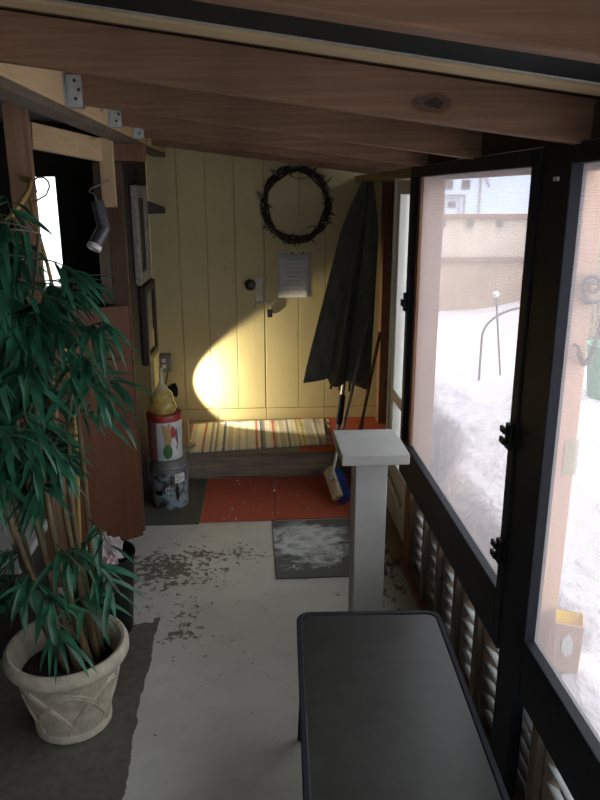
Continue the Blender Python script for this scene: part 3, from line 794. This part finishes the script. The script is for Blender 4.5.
# pail, tin, bottle
P = Vector((-.463, 3.80, .0085))
bk = thing('paint_pail', 'paint-spattered metal pail on the grey-green carpet tile', 'pail', P)
MB().lathe([(.0, .0), (.095, 0), (.098, .006), (.106, .20), (.108, .205), (.106, .21), (.103, .25), (.094, .27), (.094, .286), (.0, .286)], P, 44).build('body', 'bucket', bk, smooth=True)
MB().lathe([(.108, .238), (.111, .244), (.108, .250)], P, 44, close=True).build('rim_band', 'outletgrey', bk, smooth=True)
def on_can(c, r, a0, a1, z0, z1, name, mat, parent, lift=.0012, shape=None):
    """patch bent round a can; angles measured from the side facing the viewer"""
    mb = MB(); k = 10
    if shape is None:
        o, i_ = [], []
        for t in range(k+1):
            a = a0+(a1-a0)*t/k
            for z in (z0, z1):
                o.append(c+Vector((math.sin(a)*(r+lift), -math.cos(a)*(r+lift), z)))
        mb.poly(o, [(2*t, 2*t+2, 2*t+3, 2*t+1) for t in range(k)])
    else:
        am, zm, ra, rz_ = (a0+a1)/2, (z0+z1)/2, (a1-a0)/2, (z1-z0)/2
        pts = [c+Vector((math.sin(am)*(r+lift), -math.cos(am)*(r+lift), zm))]
        for t in range(18):
            w_ = 2*PI*t/18; a = am+ra*math.cos(w_); z = zm+rz_*math.sin(w_)
            pts.append(c+Vector((math.sin(a)*(r+lift), -math.cos(a)*(r+lift), z)))
        mb.poly(pts, [(0, 1+t, 1+(t+1) % 18) for t in range(18)])
    return mb.build(name, mat, parent)
on_can(P, .1045, .38, .95, .160, .212, 'paper_label', 'label', bk, .004)
for k_, (a, b, z) in enumerate(((.43, .62, .199), (.50, .85, .186), (.45, .74, .174))):
    on_can(P, .1045, a, b, z-.0025, z+.0025, 'label_writing', 'ink', bk, .0055)
on_can(P, .101, -.15, .18, .10, .14, 'pale_patch', 'label', bk, .0035, 1)
for a in (-.05, .03, .11): on_can(P, .1018, a, a+.045, .111, .128, 'lettering', 'blackplastic', bk, .0048)
on_can(P, .101, .42, .58, .05, .155, 'dark_drip', 'blackplastic', bk, .0035, 1)
on_can(P, .101, -.75, -.3, .085, .115, 'dark_drip', 'blackplastic', bk, .0045, 1)
T = P+Vector((-.012, .0, .287))
tn = thing('biscuit_tin', 'round red-lidded tin printed with a teddy bear, on top of the pail', 'tin', T)
mb = MB().lathe([(.0, 0), (.090, 0), (.092, .003), (.092, .225), (.0, .225)], T, 44); mb.build('body', 'tin', tn, smooth=True)
MB().lathe([(.0935, .216), (.0955, .218), (.0955, .250), (.093, .254), (.0, .254)], T, 44, close=True).build('lid', 'red', tn, smooth=True)
on_can(T, .092, .0, .48, .08, .160, 'bear_body', 'teddy', tn, .001, 1)
on_can(T, .092, -.05, .42, .140, .200, 'bear_head', 'teddy', tn, .0018, 1)
on_can(T, .092, -.08, .08, .184, .208, 'bear_ear', 'teddy', tn, .0015, 1)
on_can(T, .092, .28, .44, .188, .210, 'bear_ear', 'teddy', tn, .0015, 1)
on_can(T, .092, -.05, .50, .01, .095, 'green_cloth', 'greenprint', tn, .0022, 1)
on_can(T, .092, .42, .75, .125, .195, 'red_gift', 'redprint', tn, .0014, 1)
on_can(T, .092, .45, .85, .02, .12, 'white_cloth', 'label', tn, .0016, 1)
on_can(T, .092, .72, .92, .05, .18, 'brown_patch', 'dustred', tn, .0013, 1)
Bp = T+Vector((-.004, -.010, .2545))
bt = thing('glass_bottle', 'bulbous yellowed glass bottle with a thin clear neck standing on the tin', 'bottle', Bp)
MB().lathe([(.0, 0), (.062, 0), (.073, .012), (.075, .034), (.066, .058), (.058, .068), (.061, .082), (.055, .105), (.036, .128), (.0, .128)], Bp, 30).build('body', 'bottle', bt, smooth=True)
MB().lathe([(.035, .1285), (.026, .145), (.014, .17), (.010, .23), (.012, .25), (.0, .25)], Bp, 20).build('neck', 'clear', bt, smooth=True)
# wooden box
wb = thing('wooden_box', 'small wooden box on the step behind the tin', 'box', (-.41, 4.30, .157))
BX(-.505, -.392, 4.262, 4.352, .1575, .335).build('body', 'boxwood', wb, .004)
MB().poly([(-.3915, 4.27, .1725), (-.3915, 4.33, .1725), (-.350, 4.30, .1725), (-.3915, 4.27, .21), (-.3915, 4.33, .21), (-.350, 4.30, .185)], [(0, 2, 1), (3, 4, 5), (0, 3, 5, 2), (1, 2, 5, 4), (0, 1, 4, 3)]).build('wedge', 'boxwood', wb, .002)
# desk lamp
LP = Vector((-.520, 4.62, .445))
lm = thing('desk_lamp', 'black bell-shaded lamp behind the tin, throwing light on the yellow wall', 'lamp', (-.56, 4.66, .157))
ax = Vector((.895, .44, -.02)).normalized()
MB().lathe([(.0, .0), (.05, 0), (.052, .008), (.04, .016), (.0, .018)], (-.560, 4.66, .1575), 28).build('base', 'blackplastic', lm, smooth=True)
MB().tube([(-.560, 4.66, .172), (-.570, 4.65, .28), (-.580, 4.61, .40), LP-ax*.045], .006, 8).build('gooseneck', 'blackplastic', lm, smooth=True)
MB().lathe([(.012, -.05), (.018, -.045), (.024, -.03), (.040, -.004), (.048, .026), (.0465, .026), (.038, -.002), (.022, -.026), (.010, -.040)], LP, 30, ax, close=True).build('shade', 'blackplastic', lm, smooth=True)
MB().sphere(LP-ax*.006, .017, 8).build('bulb', 'bulb', lm, smooth=True)
MB().tube([(-.57, 4.70, .166), (-.59, 4.75, .20), (-.600, 4.80, .32), (-.580, 4.84, .45), (-.56, 4.848, .53)], .004, 6).build('cord', 'blackrubber', lm, smooth=True)
ol = thing('outlet_box', 'grey metal outlet box on the yellow wall above the bottle', 'outlet', (-.585, 4.86, .56))
BX(-.637, -.540, 4.825, 4.869, .52, .645).build('box', 'outletgrey', ol, .004)
BX(-.625, -.552, 4.819, 4.8245, .535, .632).build('cover', 'outletgrey', ol, .003)
MB().box(-.600, -.572, 4.814, 4.8185, .590, .615).box(-.600, -.572, 4.814, 4.8185, .550, .575).build('socket', 'label', ol, .002)

# wreath
WC = Vector((.318, 4.845, 1.62)); WR = .207
wr = thing('wreath', 'dark dried vine wreath hanging on the yellow boards', 'wreath', WC)
mb = MB()
for s in range(7):
    ph = random.uniform(0, 6); ro = random.uniform(-.016, .016)
    pts = [WC+Vector(((WR+ro+.010*math.sin(5*a+ph))*math.cos(a), -.004+.013*math.cos(7*a+ph*2), (WR*1.08+ro+.010*math.sin(5*a+ph))*math.sin(a))) for a in [2*PI*i/60 for i in range(61)]]
    mb.tube(pts, .0075, 6, False)
mb.build('vine_ring', 'vine', wr, smooth=True)
mb = MB()
for i in range(95):
    a = random.uniform(0, 2*PI); o_ = random.uniform(.2, 1); 
    base = WC+Vector((WR*math.cos(a), random.uniform(-.02, .0), WR*1.08*math.sin(a)))
    d = Vector((math.cos(a+random.uniform(-1.1, 1.1)), random.uniform(-.5, .05), math.sin(a+random.uniform(-1.1, 1.1))))
    if random.random() < .2: d = -d
    tip = base+d*random.uniform(.025, .065); sd_ = Vector((-d.z, .3, d.x)).normalized()*random.uniform(.005, .011)
    if tip.y > 4.86: tip.y = 4.86
    md = (base+tip)/2; mb.poly([base, md+sd_, tip, md-sd_, md+Vector((0, -.004, 0))], [(0, 1, 4), (1, 2, 4), (2, 3, 4), (3, 0, 4)])
mb.build('foliage', 'dryleaf', wr)
for a0, l, b in ((1.9, .16, -1.0), (4.5, .14, 1.9), (5.5, .08, 2.2)):
    s0 = WC+Vector((WR*math.cos(a0), -.01, WR*1.08*math.sin(a0))); pts = [s0+Vector((l*t*math.cos(b+.8*t), 0, l*t*math.sin(b+.8*t))) for t in [k/6 for k in range(7)]]
    MB().tube(pts, .0022, 5).build('loose_twig', 'vine', wr)
# paper notice
pn = thing('paper_notice', 'sheet of handwritten white paper pinned to the yellow wall below the wreath', 'notice', (.31, 4.865, 1.16))
mb = MB(); g2 = [[mb.bm.verts.new((.199+.216*i/6, 4.8692-.003*math.sin(i/6*PI)*(j<3)-.003*(j == 0), 1.017+.292*j/6)) for j in range(7)] for i in range(7)]
for i in range(6):
    for j in range(6): mb.bm.faces.new((g2[i][j], g2[i+1][j], g2[i+1][j+1], g2[i][j+1]))
po = mb.build('sheet', 'paper', pn, smooth=True)
sol = po.modifiers.new('thick', 'SOLIDIFY'); sol.thickness = .001
mb = MB()
for r_, (xa, xb) in enumerate(((.25, .36), (.23, .375), (.245, .385), (.25, .40), (.255, .375), (.27, .35), (.225, .36), (.25, .38))):
    z = 1.268-.028*r_
    x = xa
    while x < xb:
        w_ = random.uniform(.012, .026)
        pts = [(x+w_*k/6, 4.8585, z+.006*math.sin(k*2.1+x*300)) for k in range(7)]
        mb.tube(pts, .0011, 4); x += w_+.008
mb.build('handwriting', 'ink', pn)
for x in (.262, .335): MB().sphere((x+.03, 4.858, 1.312), .006, 6).build('pin', 'blackplastic', pn)

# closed patio umbrella leaning in the corner
foot, top_ = Vector((.549, 4.37, .164)), Vector((.765, 4.70, 1.80))
ua = (top_-foot).normalized(); U = Vector((1, 0, 0)); U = (U-ua*U.dot(ua)).normalized(); V = ua.cross(U)
um = thing('patio_umbrella', 'closed dark green patio umbrella leaning in the corner by the yellow wall', 'umbrella', foot)
def upt(t): return foot+(top_-foot)*t
mb = MB(); N = 72; rings = []
for i in range(27):
    t = .232+.748*i/26
    f_ = i/26; w_ = 1-f_
    if f_ < .72: ru, rv = .225-.095*f_/.72, .150-.060*f_/.72
    else: e_ = (f_-.72)/.28; ru, rv = .130-.096*e_**1.2, .090-.058*e_**1.2
    ring = []
    for k in range(N):
        a = 2*PI*k/N
        lob = abs(((a*6/(2*PI)+.62) % 1)*2-1); pl_ = .50+.62*lob**1.25
        hem = -.030*lob*(i == 0)
        off = -.03*w_
        q = upt(t+hem)+U*(math.cos(a)*ru*pl_+off-.012*w_)+V*(math.sin(a)*rv*pl_)
        ring.append(mb.bm.verts.new(q))
    rings.append(ring)
for a, b in zip(rings, rings[1:]):
    for k in range(N): mb.bm.faces.new((a[k], a[(k+1) % N], b[(k+1) % N], b[k]))
mb.bm.faces.new(rings[-1])
cv = mb.build('canopy', 'canvas', um, smooth=True)
so = cv.modifiers.new('thick', 'SOLIDIFY'); so.thickness = .003; so.offset = -1
MB().tube([upt(0.0), upt(.5)], .014, 12).build('pole', 'alu', um, smooth=True)
MB().tube([upt(.06), upt(.075), upt(.165), upt(.175)], [.019, .022, .022, .018], 14).build('grip', 'blackrubber', um, smooth=True)
MB().tube([upt(.98), upt(1.0), upt(1.02)], [.016, .014, .006], 10).build('finial', 'blackplastic', um, smooth=True)
for k in range(6):
    a = PI*k/3+.35; e0, e1 = upt(.19)+U*(math.cos(a)*.07-.02)+V*math.sin(a)*.05, upt(.55)+U*math.cos(a)*.022+V*math.sin(a)*.022
    MB().tube([e0, e1], .005, 6).build('rib', 'blackplastic', um)
# push broom leaning beside it
br = thing('push_broom', 'push broom with blue bristles standing on the red carpet tile', 'broom', (.50, 3.70, .009))
h0, h1 = Vector((.445, 3.82, .175)), Vector((.480, 3.66, .070))
d = (h1-h0).normalized()
fN = Vector((-.75, -.45, .35)); fN = (fN-d*fN.dot(d)).normalized(); sd_ = d.cross(fN)
def bb(u, v, w_): return (h0+h1)/2+d*u+fN*v+sd_*w_
def obox(u0, u1, v0, v1, w0, w1):
    return MB().poly([bb(u, v, w_) for w_ in (w0, w1) for u, v in ((u0, v0), (u1, v0), (u1, v1), (u0, v1))], [(0, 3, 2, 1), (4, 5, 6, 7), (0, 1, 5, 4), (1, 2, 6, 5), (2, 3, 7, 6), (3, 0, 4, 7)])
def hex_(mbx, u0, u1, v0, v1, w0, w1):
    mbx.poly([bb(u, v, w_) for w_ in (w0, w1) for u, v in ((u0, v0), (u1, v0), (u1, v1), (u0, v1))], [(0, 3, 2, 1), (4, 5, 6, 7), (0, 1, 5, 4), (1, 2, 6, 5), (2, 3, 7, 6), (3, 0, 4, 7)])
mb = MB(); hex_(mb, -.10, -.006, .0, .028, -.032, .032); hex_(mb, .0, .10, .0, .028, -.032, .032); mb.build('head', 'broomwood', br, .004)
mb = MB()
for i in range(26):
    for j in range(7):
        u = -.092+.184*i/25; w_ = -.026+.052*j/6
        q0 = bb(u, 0, w_); q1 = bb(u*1.1+random.uniform(-.006, .006), -.062+random.uniform(-.006, .004), w_*1.25)
        q1.z = max(q1.z, .0095); mb.tube([q0, q1], .0032, 4)
mb.build('bristles', 'bristle', br)
hp = bb(-.02, .026, 0)
MB().tube([hp, hp.lerp(Vector((.735, 4.33, .98)), .5), Vector((.735, 4.33, .98))], .010, 10).build('handle', 'galv', br, smooth=True)
sk = tag(MB().tube([(.660, 4.25, .158), (.805, 4.345, .87)], .010, 10).tube([(.660, 4.25, .158), (.693, 4.2714, .32)], .014, 10).build('wooden_pole', 'stick', smooth=True), 'brown wooden tool pole leaning in the corner right of the umbrella', 'pole')

# ------------------------------------------------------------------ left alcove hangings
fr = thing('mirror_frame', 'tall worn grey frame hung edge-on, upper of two on the left alcove wall', 'frame', (-.62, 4.1, 1.46))
mb = MB()
mb.box(-.638, -.603, 4.14, 4.22, 1.19, 1.74).box(-.638, -.603, 4.50, 4.58, 1.19, 1.74).box(-.638, -.603, 4.22, 4.50, 1.19, 1.26).box(-.638, -.603, 4.22, 4.50, 1.67, 1.74)
mb.build('moulding', 'silver', fr, .008)
BX(-.6385, -.620, 4.221, 4.499, 1.261, 1.669).build('backing', 'frame_dark', fr)
MB().tube([(-.615, 4.18, 1.735), (-.612, 4.27, 1.79), (-.630, 4.36, 1.83), (-.622, 4.44, 1.79), (-.615, 4.54, 1.735)], .003, 6).build('hanging_cord', 'vine', fr)
bw = MB()
bw.poly([(-.638, 4.58, 1.66), (-.638, 4.66, 1.66), (-.50, 4.62, 1.61), (-.638, 4.58, 1.57), (-.638, 4.66, 1.57), (-.50, 4.62, 1.575)], [(0, 1, 2), (3, 5, 4), (0, 2, 5, 3), (1, 4, 5, 2), (0, 3, 4, 1)])
tag(bw.build('wall_bracket', 'frame_dark', bevel=.004), 'dark pointed bracket sticking out of the left alcove wall', 'bracket')
f2 = thing('dark_frame', 'tall dark frame hung edge-on, lower of two on the left alcove wall', 'frame', (-.62, 4.1, .98))
MB().box(-.638, -.598, 4.25, 4.30, .70, 1.17).box(-.638, -.598, 4.64, 4.69, .70, 1.17).box(-.638, -.598, 4.30, 4.64, .70, .75).box(-.638, -.598, 4.30, 4.64, 1.12, 1.17).build('moulding', 'frame_dark', f2, .006)
BX(-.6385, -.620, 4.301, 4.639, .751, 1.119).build('backing', 'silver', f2)

# bent grey pipe light hanging from a wire
bl = thing('bent_pipe_light', 'bent grey tube light with a white end hanging below the short block', 'light', (-.575, 2.95, 1.6))
s1, s2, s3 = Vector((-.590, 3.0, 1.665)), Vector((-.570, 2.99, 1.565)), Vector((-.603, 2.96, 1.50))
MB().tube([s1, s2+(s1-s2)*.1, s2, s3], [.024, .025, .026, .026], 18).build('tube', 'lampgrey', bl, smooth=True)
d = (s3-s2).normalized()
MB().lathe([(.028, 0), (.029, .004), (.029, .018), (.022, .022), (.018, .012), (.0, .010)], s3, 22, d).build('end_cap', 'cap', bl, smooth=True)
MB().tube([s1+Vector((0, 0, -.005)), s1+Vector((-.012, 0, .03)), s1+Vector((-.03, 0, .036)), s1+Vector((-.02, .005, .05)), Vector((-.600, 3.2, 1.735)), Vector((-.612, 3.384, 1.75))], .0025, 6).build('wire', 'galv', bl, smooth=True)
# yellow strap and cane hooked on the post
ystrap = MB().tube([(-.90, 2.62, 1.56), (-.848, 2.62, 1.585), (-.80, 2.66, 1.645), (-.775, 2.72, 1.70), (-.80, 2.86, 1.74), (-.85, 2.924, 1.75)], .009, 8).build('yellow_strap', 'yellowcord', smooth=True)
tag(ystrap, 'yellow strap looped over from the wooden post beside the plant', 'strap')
cnx = MB().tube([(-.800, 2.92, 1.70)]+[(-.775+.030*math.cos(a), 2.90, 1.725+.030*math.sin(a)) for a in [2.6-2.9*i/9 for i in range(10)]]+[(-.757, 2.89, 1.69), (-.800, 2.88, 1.665)], .0035, 6)
tag(cnx.build('wire_hook', 'iron', smooth=True), 'curled wire hook at the top of the wooden post in front of the bright window', 'hook')
tag(MB().tube([(-.745, 2.80, 0), (-.70, 2.79, .85), (-.715, 2.76, 1.25), (-.735, 2.73, 1.45), (-.765, 2.74, 1.60), (-.80, 2.82, 1.67), (-.820, 2.921, 1.68)], [.009, .009, .008, .007, .006, .006, .005], 8).build('garden_cane', 'cane2', smooth=True),
    'thin curved yellow cane leaning on the wooden post behind the plant', 'cane')
# trash can
TCp = Vector((-.600, 2.60, 0))
tc = thing('trash_can', 'black round waste bin with crumpled wrappers, behind the potted bamboo', 'bin', TCp)
MB().lathe([(.0, .0), (.100, 0), (.104, .004), (.128, .325), (.132, .328), (.132, .338), (.126, .338), (.122, .325), (.100, .02), (.0, .02)], TCp, 40).build('body', 'blackplastic', tc, smooth=True)
def crumple(c, r, name, mat, parent, sq_=(1, 1, 1)):
    mb = MB(); mb.sphere((0, 0, 0), 1, 9)
    for v in mb.bm.verts:
        k = 1+.35*math.sin(v.co.x*9+v.co.z*5)*math.sin(v.co.y*8+c[0]*50)+.2*math.sin(v.co.z*17+v.co.x*7)
        v.co = Vector((c[0]+v.co.x*r*k*sq_[0], c[1]+v.co.y*r*k*sq_[1], c[2]+v.co.z*r*k*sq_[2]))
    return mb.build(name, mat, parent)
cr = tag(crumple((-.580, 2.60, .335), .070, 'plastic_bag', 'bag', None, (.9, .9, 1.0)), 'crumpled clear plastic bag in the waste bin', 'bag')
tag(crumple((-.555, 2.512, .345), .024, 'paper_wrapper', 'bagpink', None, (1, .8, 1)), 'crumpled pink wrapper at the front of the waste bin', 'wrapper')
# storage box behind the plant
sb = thing('storage_box', 'dark storage box with a pale lid behind the plant at the left edge', 'box', (-1.05, 2.55, 0))
BX(-1.22, -.86, 2.42, 2.80, 0, .36).build('body', 'dark', sb, .006)
BX(-1.23, -.85, 2.41, 2.81, .3605, .395).build('lid', 'greypaint', sb, .004)

# ------------------------------------------------------------------ potted artificial bamboo
PP = Vector((-.612, 2.075, 0))
bp = thing('potted_bamboo', 'tall artificial bamboo with drooping green leaves in a stone-coloured pot', 'plant', PP)
prof = [(.0, .0), (.118, .0), (.124, .006), (.124, .025), (.120, .03), (.166, .235), (.170, .240), (.188, .248), (.196, .262), (.196, .282), (.190, .296), (.182, .300), (.172, .296), (.166, .28), (.150, .20), (.0, .20)]
pt = MB().lathe(prof, PP, 56).build('pot', 'pot', bp, smooth=True)
# lattice relief on the pot: crossing raised arcs
mb = MB(); nA = 7
def pr(z): return .120+(.166-.120)*(z-.03)/.205
for k in range(nA):
    for dr in (1, -1):
        for gap in (0, .013):
            pts = []
            for i in range(13):
                u = i/12; a = 2*PI*k/nA+dr*(u*1.0-.5)*2*PI/nA*1.25; z = .05+.165*math.sin(u*PI/2)**1.0-gap*.9
                r = pr(z)+.0015; pts.append(PP+Vector((r*math.cos(a), r*math.sin(a), z)))
            mb.tube(pts, .0045, 6)
mb.build('relief', 'pot', pt, smooth=True)
MB().lathe([(.151, .205), (.12, .212), (.06, .215), (.0, .216)], PP, 30).build('soil', 'soil', bp, smooth=True)
CANES = [((-.6, 2.04), (-.74, 2.01, .86), (-.78, 1.96, 1.21)), ((-.65, 2.12), (-.76, 2.12, .78), (-.76, 2.12, 1.29)), ((-.57, 2.05), (-.68, 2.08, .87), (-.7, 2.13, 1.43)),
         ((-.61, 2.17), (-.69, 2.17, .76), (-.64, 2.12, 1.54)), ((-.53, 2.07), (-.63, 2.07, .9), (-.57, 2.07, 1.59)), ((-.52, 2.11), (-.6, 2.14, .87), (-.58, 2.19, 1.42)),
         ((-.57, 2.18), (-.65, 2.19, .78), (-.55, 2.14, 1.34)), ((-.51, 2.14), (-.57, 2.14, .77), (-.51, 2.14, 1.28)), ((-.66, 2.17), (-.76, 2.2, .67), (-.83, 2.25, 1.38)), ((-.53, 2.17), (-.53, 2.16, .69), (-.52, 2.11, 1.23))]
curves = []
for (a, b, c) in CANES:
    a = Vector((*a, .17)); b = Vector(b); c = Vector(c)
    pts, rad = [], []
    for i in range(41):
        t = i/40
        # curve through a (0), b (.5), c (1)
        q = a*(2*(t-.5)*(t-1))+b*(4*t*(1-t))+c*(2*t*(t-.5))
        pts.append(q); rad.append((.0125-.007*t)*(1.16 if i % 5 == 0 else 1))
    curves.append(pts)
    MB().tube(pts, rad, 10).build('cane', 'cane', bp, smooth=True)
TWIGS = [(-.37, 1.99, 1.43), (-.42, 2.08, 1.40), (-.34, 2.02, 1.32), (-.38, 2.1, 1.26), (-.34, 2.1, 1.12), (-.33, 1.91, 1.11), (-.43, 1.89, 1.14), (-.44, 2.17, 1.0), (-.42, 1.98, 1.28), (-.52, 1.97, 1.29), (-.56, 2.23, .9), (-.5, 2.05, .9), (-.67, 2.17, .96), (-.69, 2.05, 1.06), (-.7, 2.11, 1.26), (-.65, 2.11, 1.57), (-.63, 2.18, 1.66), (-.52, 2.14, 1.4), (-.67, 2.12, 1.67), (-.64, 1.91, 1.43), (-.47, 2.09, 1.35), (-.56, 1.99, 1.17), (-.61, 1.9, 1.22), (-.56, 2.18, 1.08), (-.72, 2.05, .97), (-.61, 2.13, 1.31), (-.48, 2.19, 1.14), (-.59, 2.13, .94), (-.67, 2.2, 1.33), (-.49, 2.02, 1.29), (-.65, 2.04, 1.5), (-.43, 2.19, 1.36), (-.62, 1.94, .95), (-.68, 1.96, 1.15), (-.63, 2.22, 1.01), (-.4, 2.04, 1.2),
         (-.62, 2.1, .52), (-.7, 1.99, .54), (-.44, 2.06, .49), (-.44, 2.02, .67), (-.55, 2.09, .42), (-.56, 2.09, .58), (-.7, 2.2, .38), (-.5, 2.12, .51), (-.84, 2.21, .38), (-.78, 2.18, .54), (-.55, 2.23, .36)]
fol = MB()
def leaf(mb, base, d, L_, W_, droop):
    d = Vector(d).normalized(); side = d.cross(Vector((0, 0, 1)))
    if side.length < .1: side = Vector((1, 0, 0))
    side.normalize(); side = (Matrix.Rotation(random.uniform(-.7, .7), 3, d) @ side)
    rows = []; p_ = Vector(base); dd = d.copy()
    nseg = 6
    for i in range(nseg+1):
        t = i/nseg; w_ = W_*.5*(math.sin(PI*min(1, t*.93+.03)**.75))
        up_ = side.cross(dd).normalized()
        rows.append([mb.bm.verts.new(p_-side*w_), mb.bm.verts.new(p_-up_*w_*.35), mb.bm.verts.new(p_+side*w_)])
        dd = (dd+Vector((0, 0, -droop/nseg))).normalized(); p_ = p_+dd*L_/nseg
    for a, b in zip(rows, rows[1:]):
        for k in (0, 1): mb.bm.faces.new((a[k], a[k+1], b[k+1], b[k]))
def cluster(tip, nl):
    tip = Vector(tip)
    # nearest cane point a little below the tip
    best = min((q for c in curves for q in c), key=lambda q: (q-(tip+Vector((0, 0, .02)))).length)
    st = best
    mid = (st+tip)/2+Vector((0, 0, .035))
    pts = [st*(1-t)**2+mid*2*t*(1-t)+tip*t*t for t in [k/6 for k in range(7)]]
    k0 = len(fol.bm.faces); fol.tube(pts, [.0028-.0003*k for k in range(7)], 5)
    fol.bm.faces.ensure_lookup_table()
    for f_ in fol.bm.faces[k0:]: f_.material_index = 1
    out = Vector((tip.x-st.x, tip.y-st.y, 0))
    if out.length < .02: out = Vector((random.uniform(-1, 1), random.uniform(-1, 1), 0))
    out.normalize(); a0 = math.atan2(out.y, out.x)
    for k in range(nl):
        t = .45+.55*k/(nl-1); q = pts[min(6, int(t*6))]
        a = a0+random.uniform(-1.5, 1.5)
        d = Vector((math.cos(a), math.sin(a), random.uniform(-.85, .45)))
        leaf(fol, q, d, random.uniform(.09, .18), random.uniform(.014, .024), random.uniform(.5, 1.6))
for t in TWIGS:
    t = Vector(t)
    if t.z > .7: t = t+Vector((-.055, 0, .03))
    cluster(t, 10 if t.z > .75 else 7)
for q in ((-.66, 2.0, 1.58), (-.70, 2.05, 1.63), (-.64, 2.03, 1.50), (-.62, 2.1, 1.55), (-.72, 1.98, 1.54), (-.60, 2.0, 1.42), (-.74, 2.05, 1.66), (-.80, 2.05, 1.62), (-.76, 2.15, 1.70), (-.72, 2.0, 1.58), (-.70, 2.1, 1.50), (-.80, 2.2, 1.45), (-.66, 1.98, 1.46), (-.86, 2.1, 1.5),
          (-.66, 1.96, .56), (-.60, 1.95, .50), (-.56, 2.0, .62), (-.76, 2.02, .62), (-.82, 2.08, .48), (-.58, 1.93, .40)):
    cluster(q, 8)
for i in range(84):
    x, y, z = random.gauss(-.68, .10), random.gauss(2.08, .11), random.uniform(.84, 1.62)
    if x > -.54: x = -.60
    x = max(x, -1.0)
    if x > -.66: z = min(z, 1.36)
    cluster((x, y, z), 10)
fo = fol.build('foliage', 'leaf', bp, smooth=True); fo.data.materials.append(M['cane'])

# ------------------------------------------------------------------ camera, light, world
cam = bpy.data.cameras.new('camera'); co = bpy.data.objects.new('camera', cam); COL.objects.link(co)
cam.sensor_fit = 'HORIZONTAL'; cam.sensor_width = 36; cam.lens = 720/600*36
cam.clip_start = .02
co.location = (0, 0, H); co.rotation_euler = (math.radians(90-16.1), 0, math.radians(-4.05))
scene.camera = co

sp = bpy.data.lights.new('lamp_beam', 'SPOT'); so_ = bpy.data.objects.new('lamp_beam', sp); COL.objects.link(so_)
so_.location = LP+ax*.028; sp.spot_size = math.radians(84); sp.spot_blend = .30; sp.energy = 13; sp.color = (1, .86, .58); sp.shadow_soft_size = .015
so_.rotation_euler = ax.to_track_quat('-Z', 'Y').to_euler()

wd = bpy.data.worlds.new('overcast'); scene.world = wd; wd.use_nodes = True
nt = wd.node_tree; bg = nt.nodes['Background']
bg.inputs['Color'].default_value = (.90, .95, 1.0, 1); bg.inputs['Strength'].default_value = 1.0

scene.view_settings.view_transform = 'Standard'; scene.view_settings.look = 'None'
scene.view_settings.gamma = 1; scene.view_settings.use_curve_mapping = False
scene.view_settings.exposure = 1.8
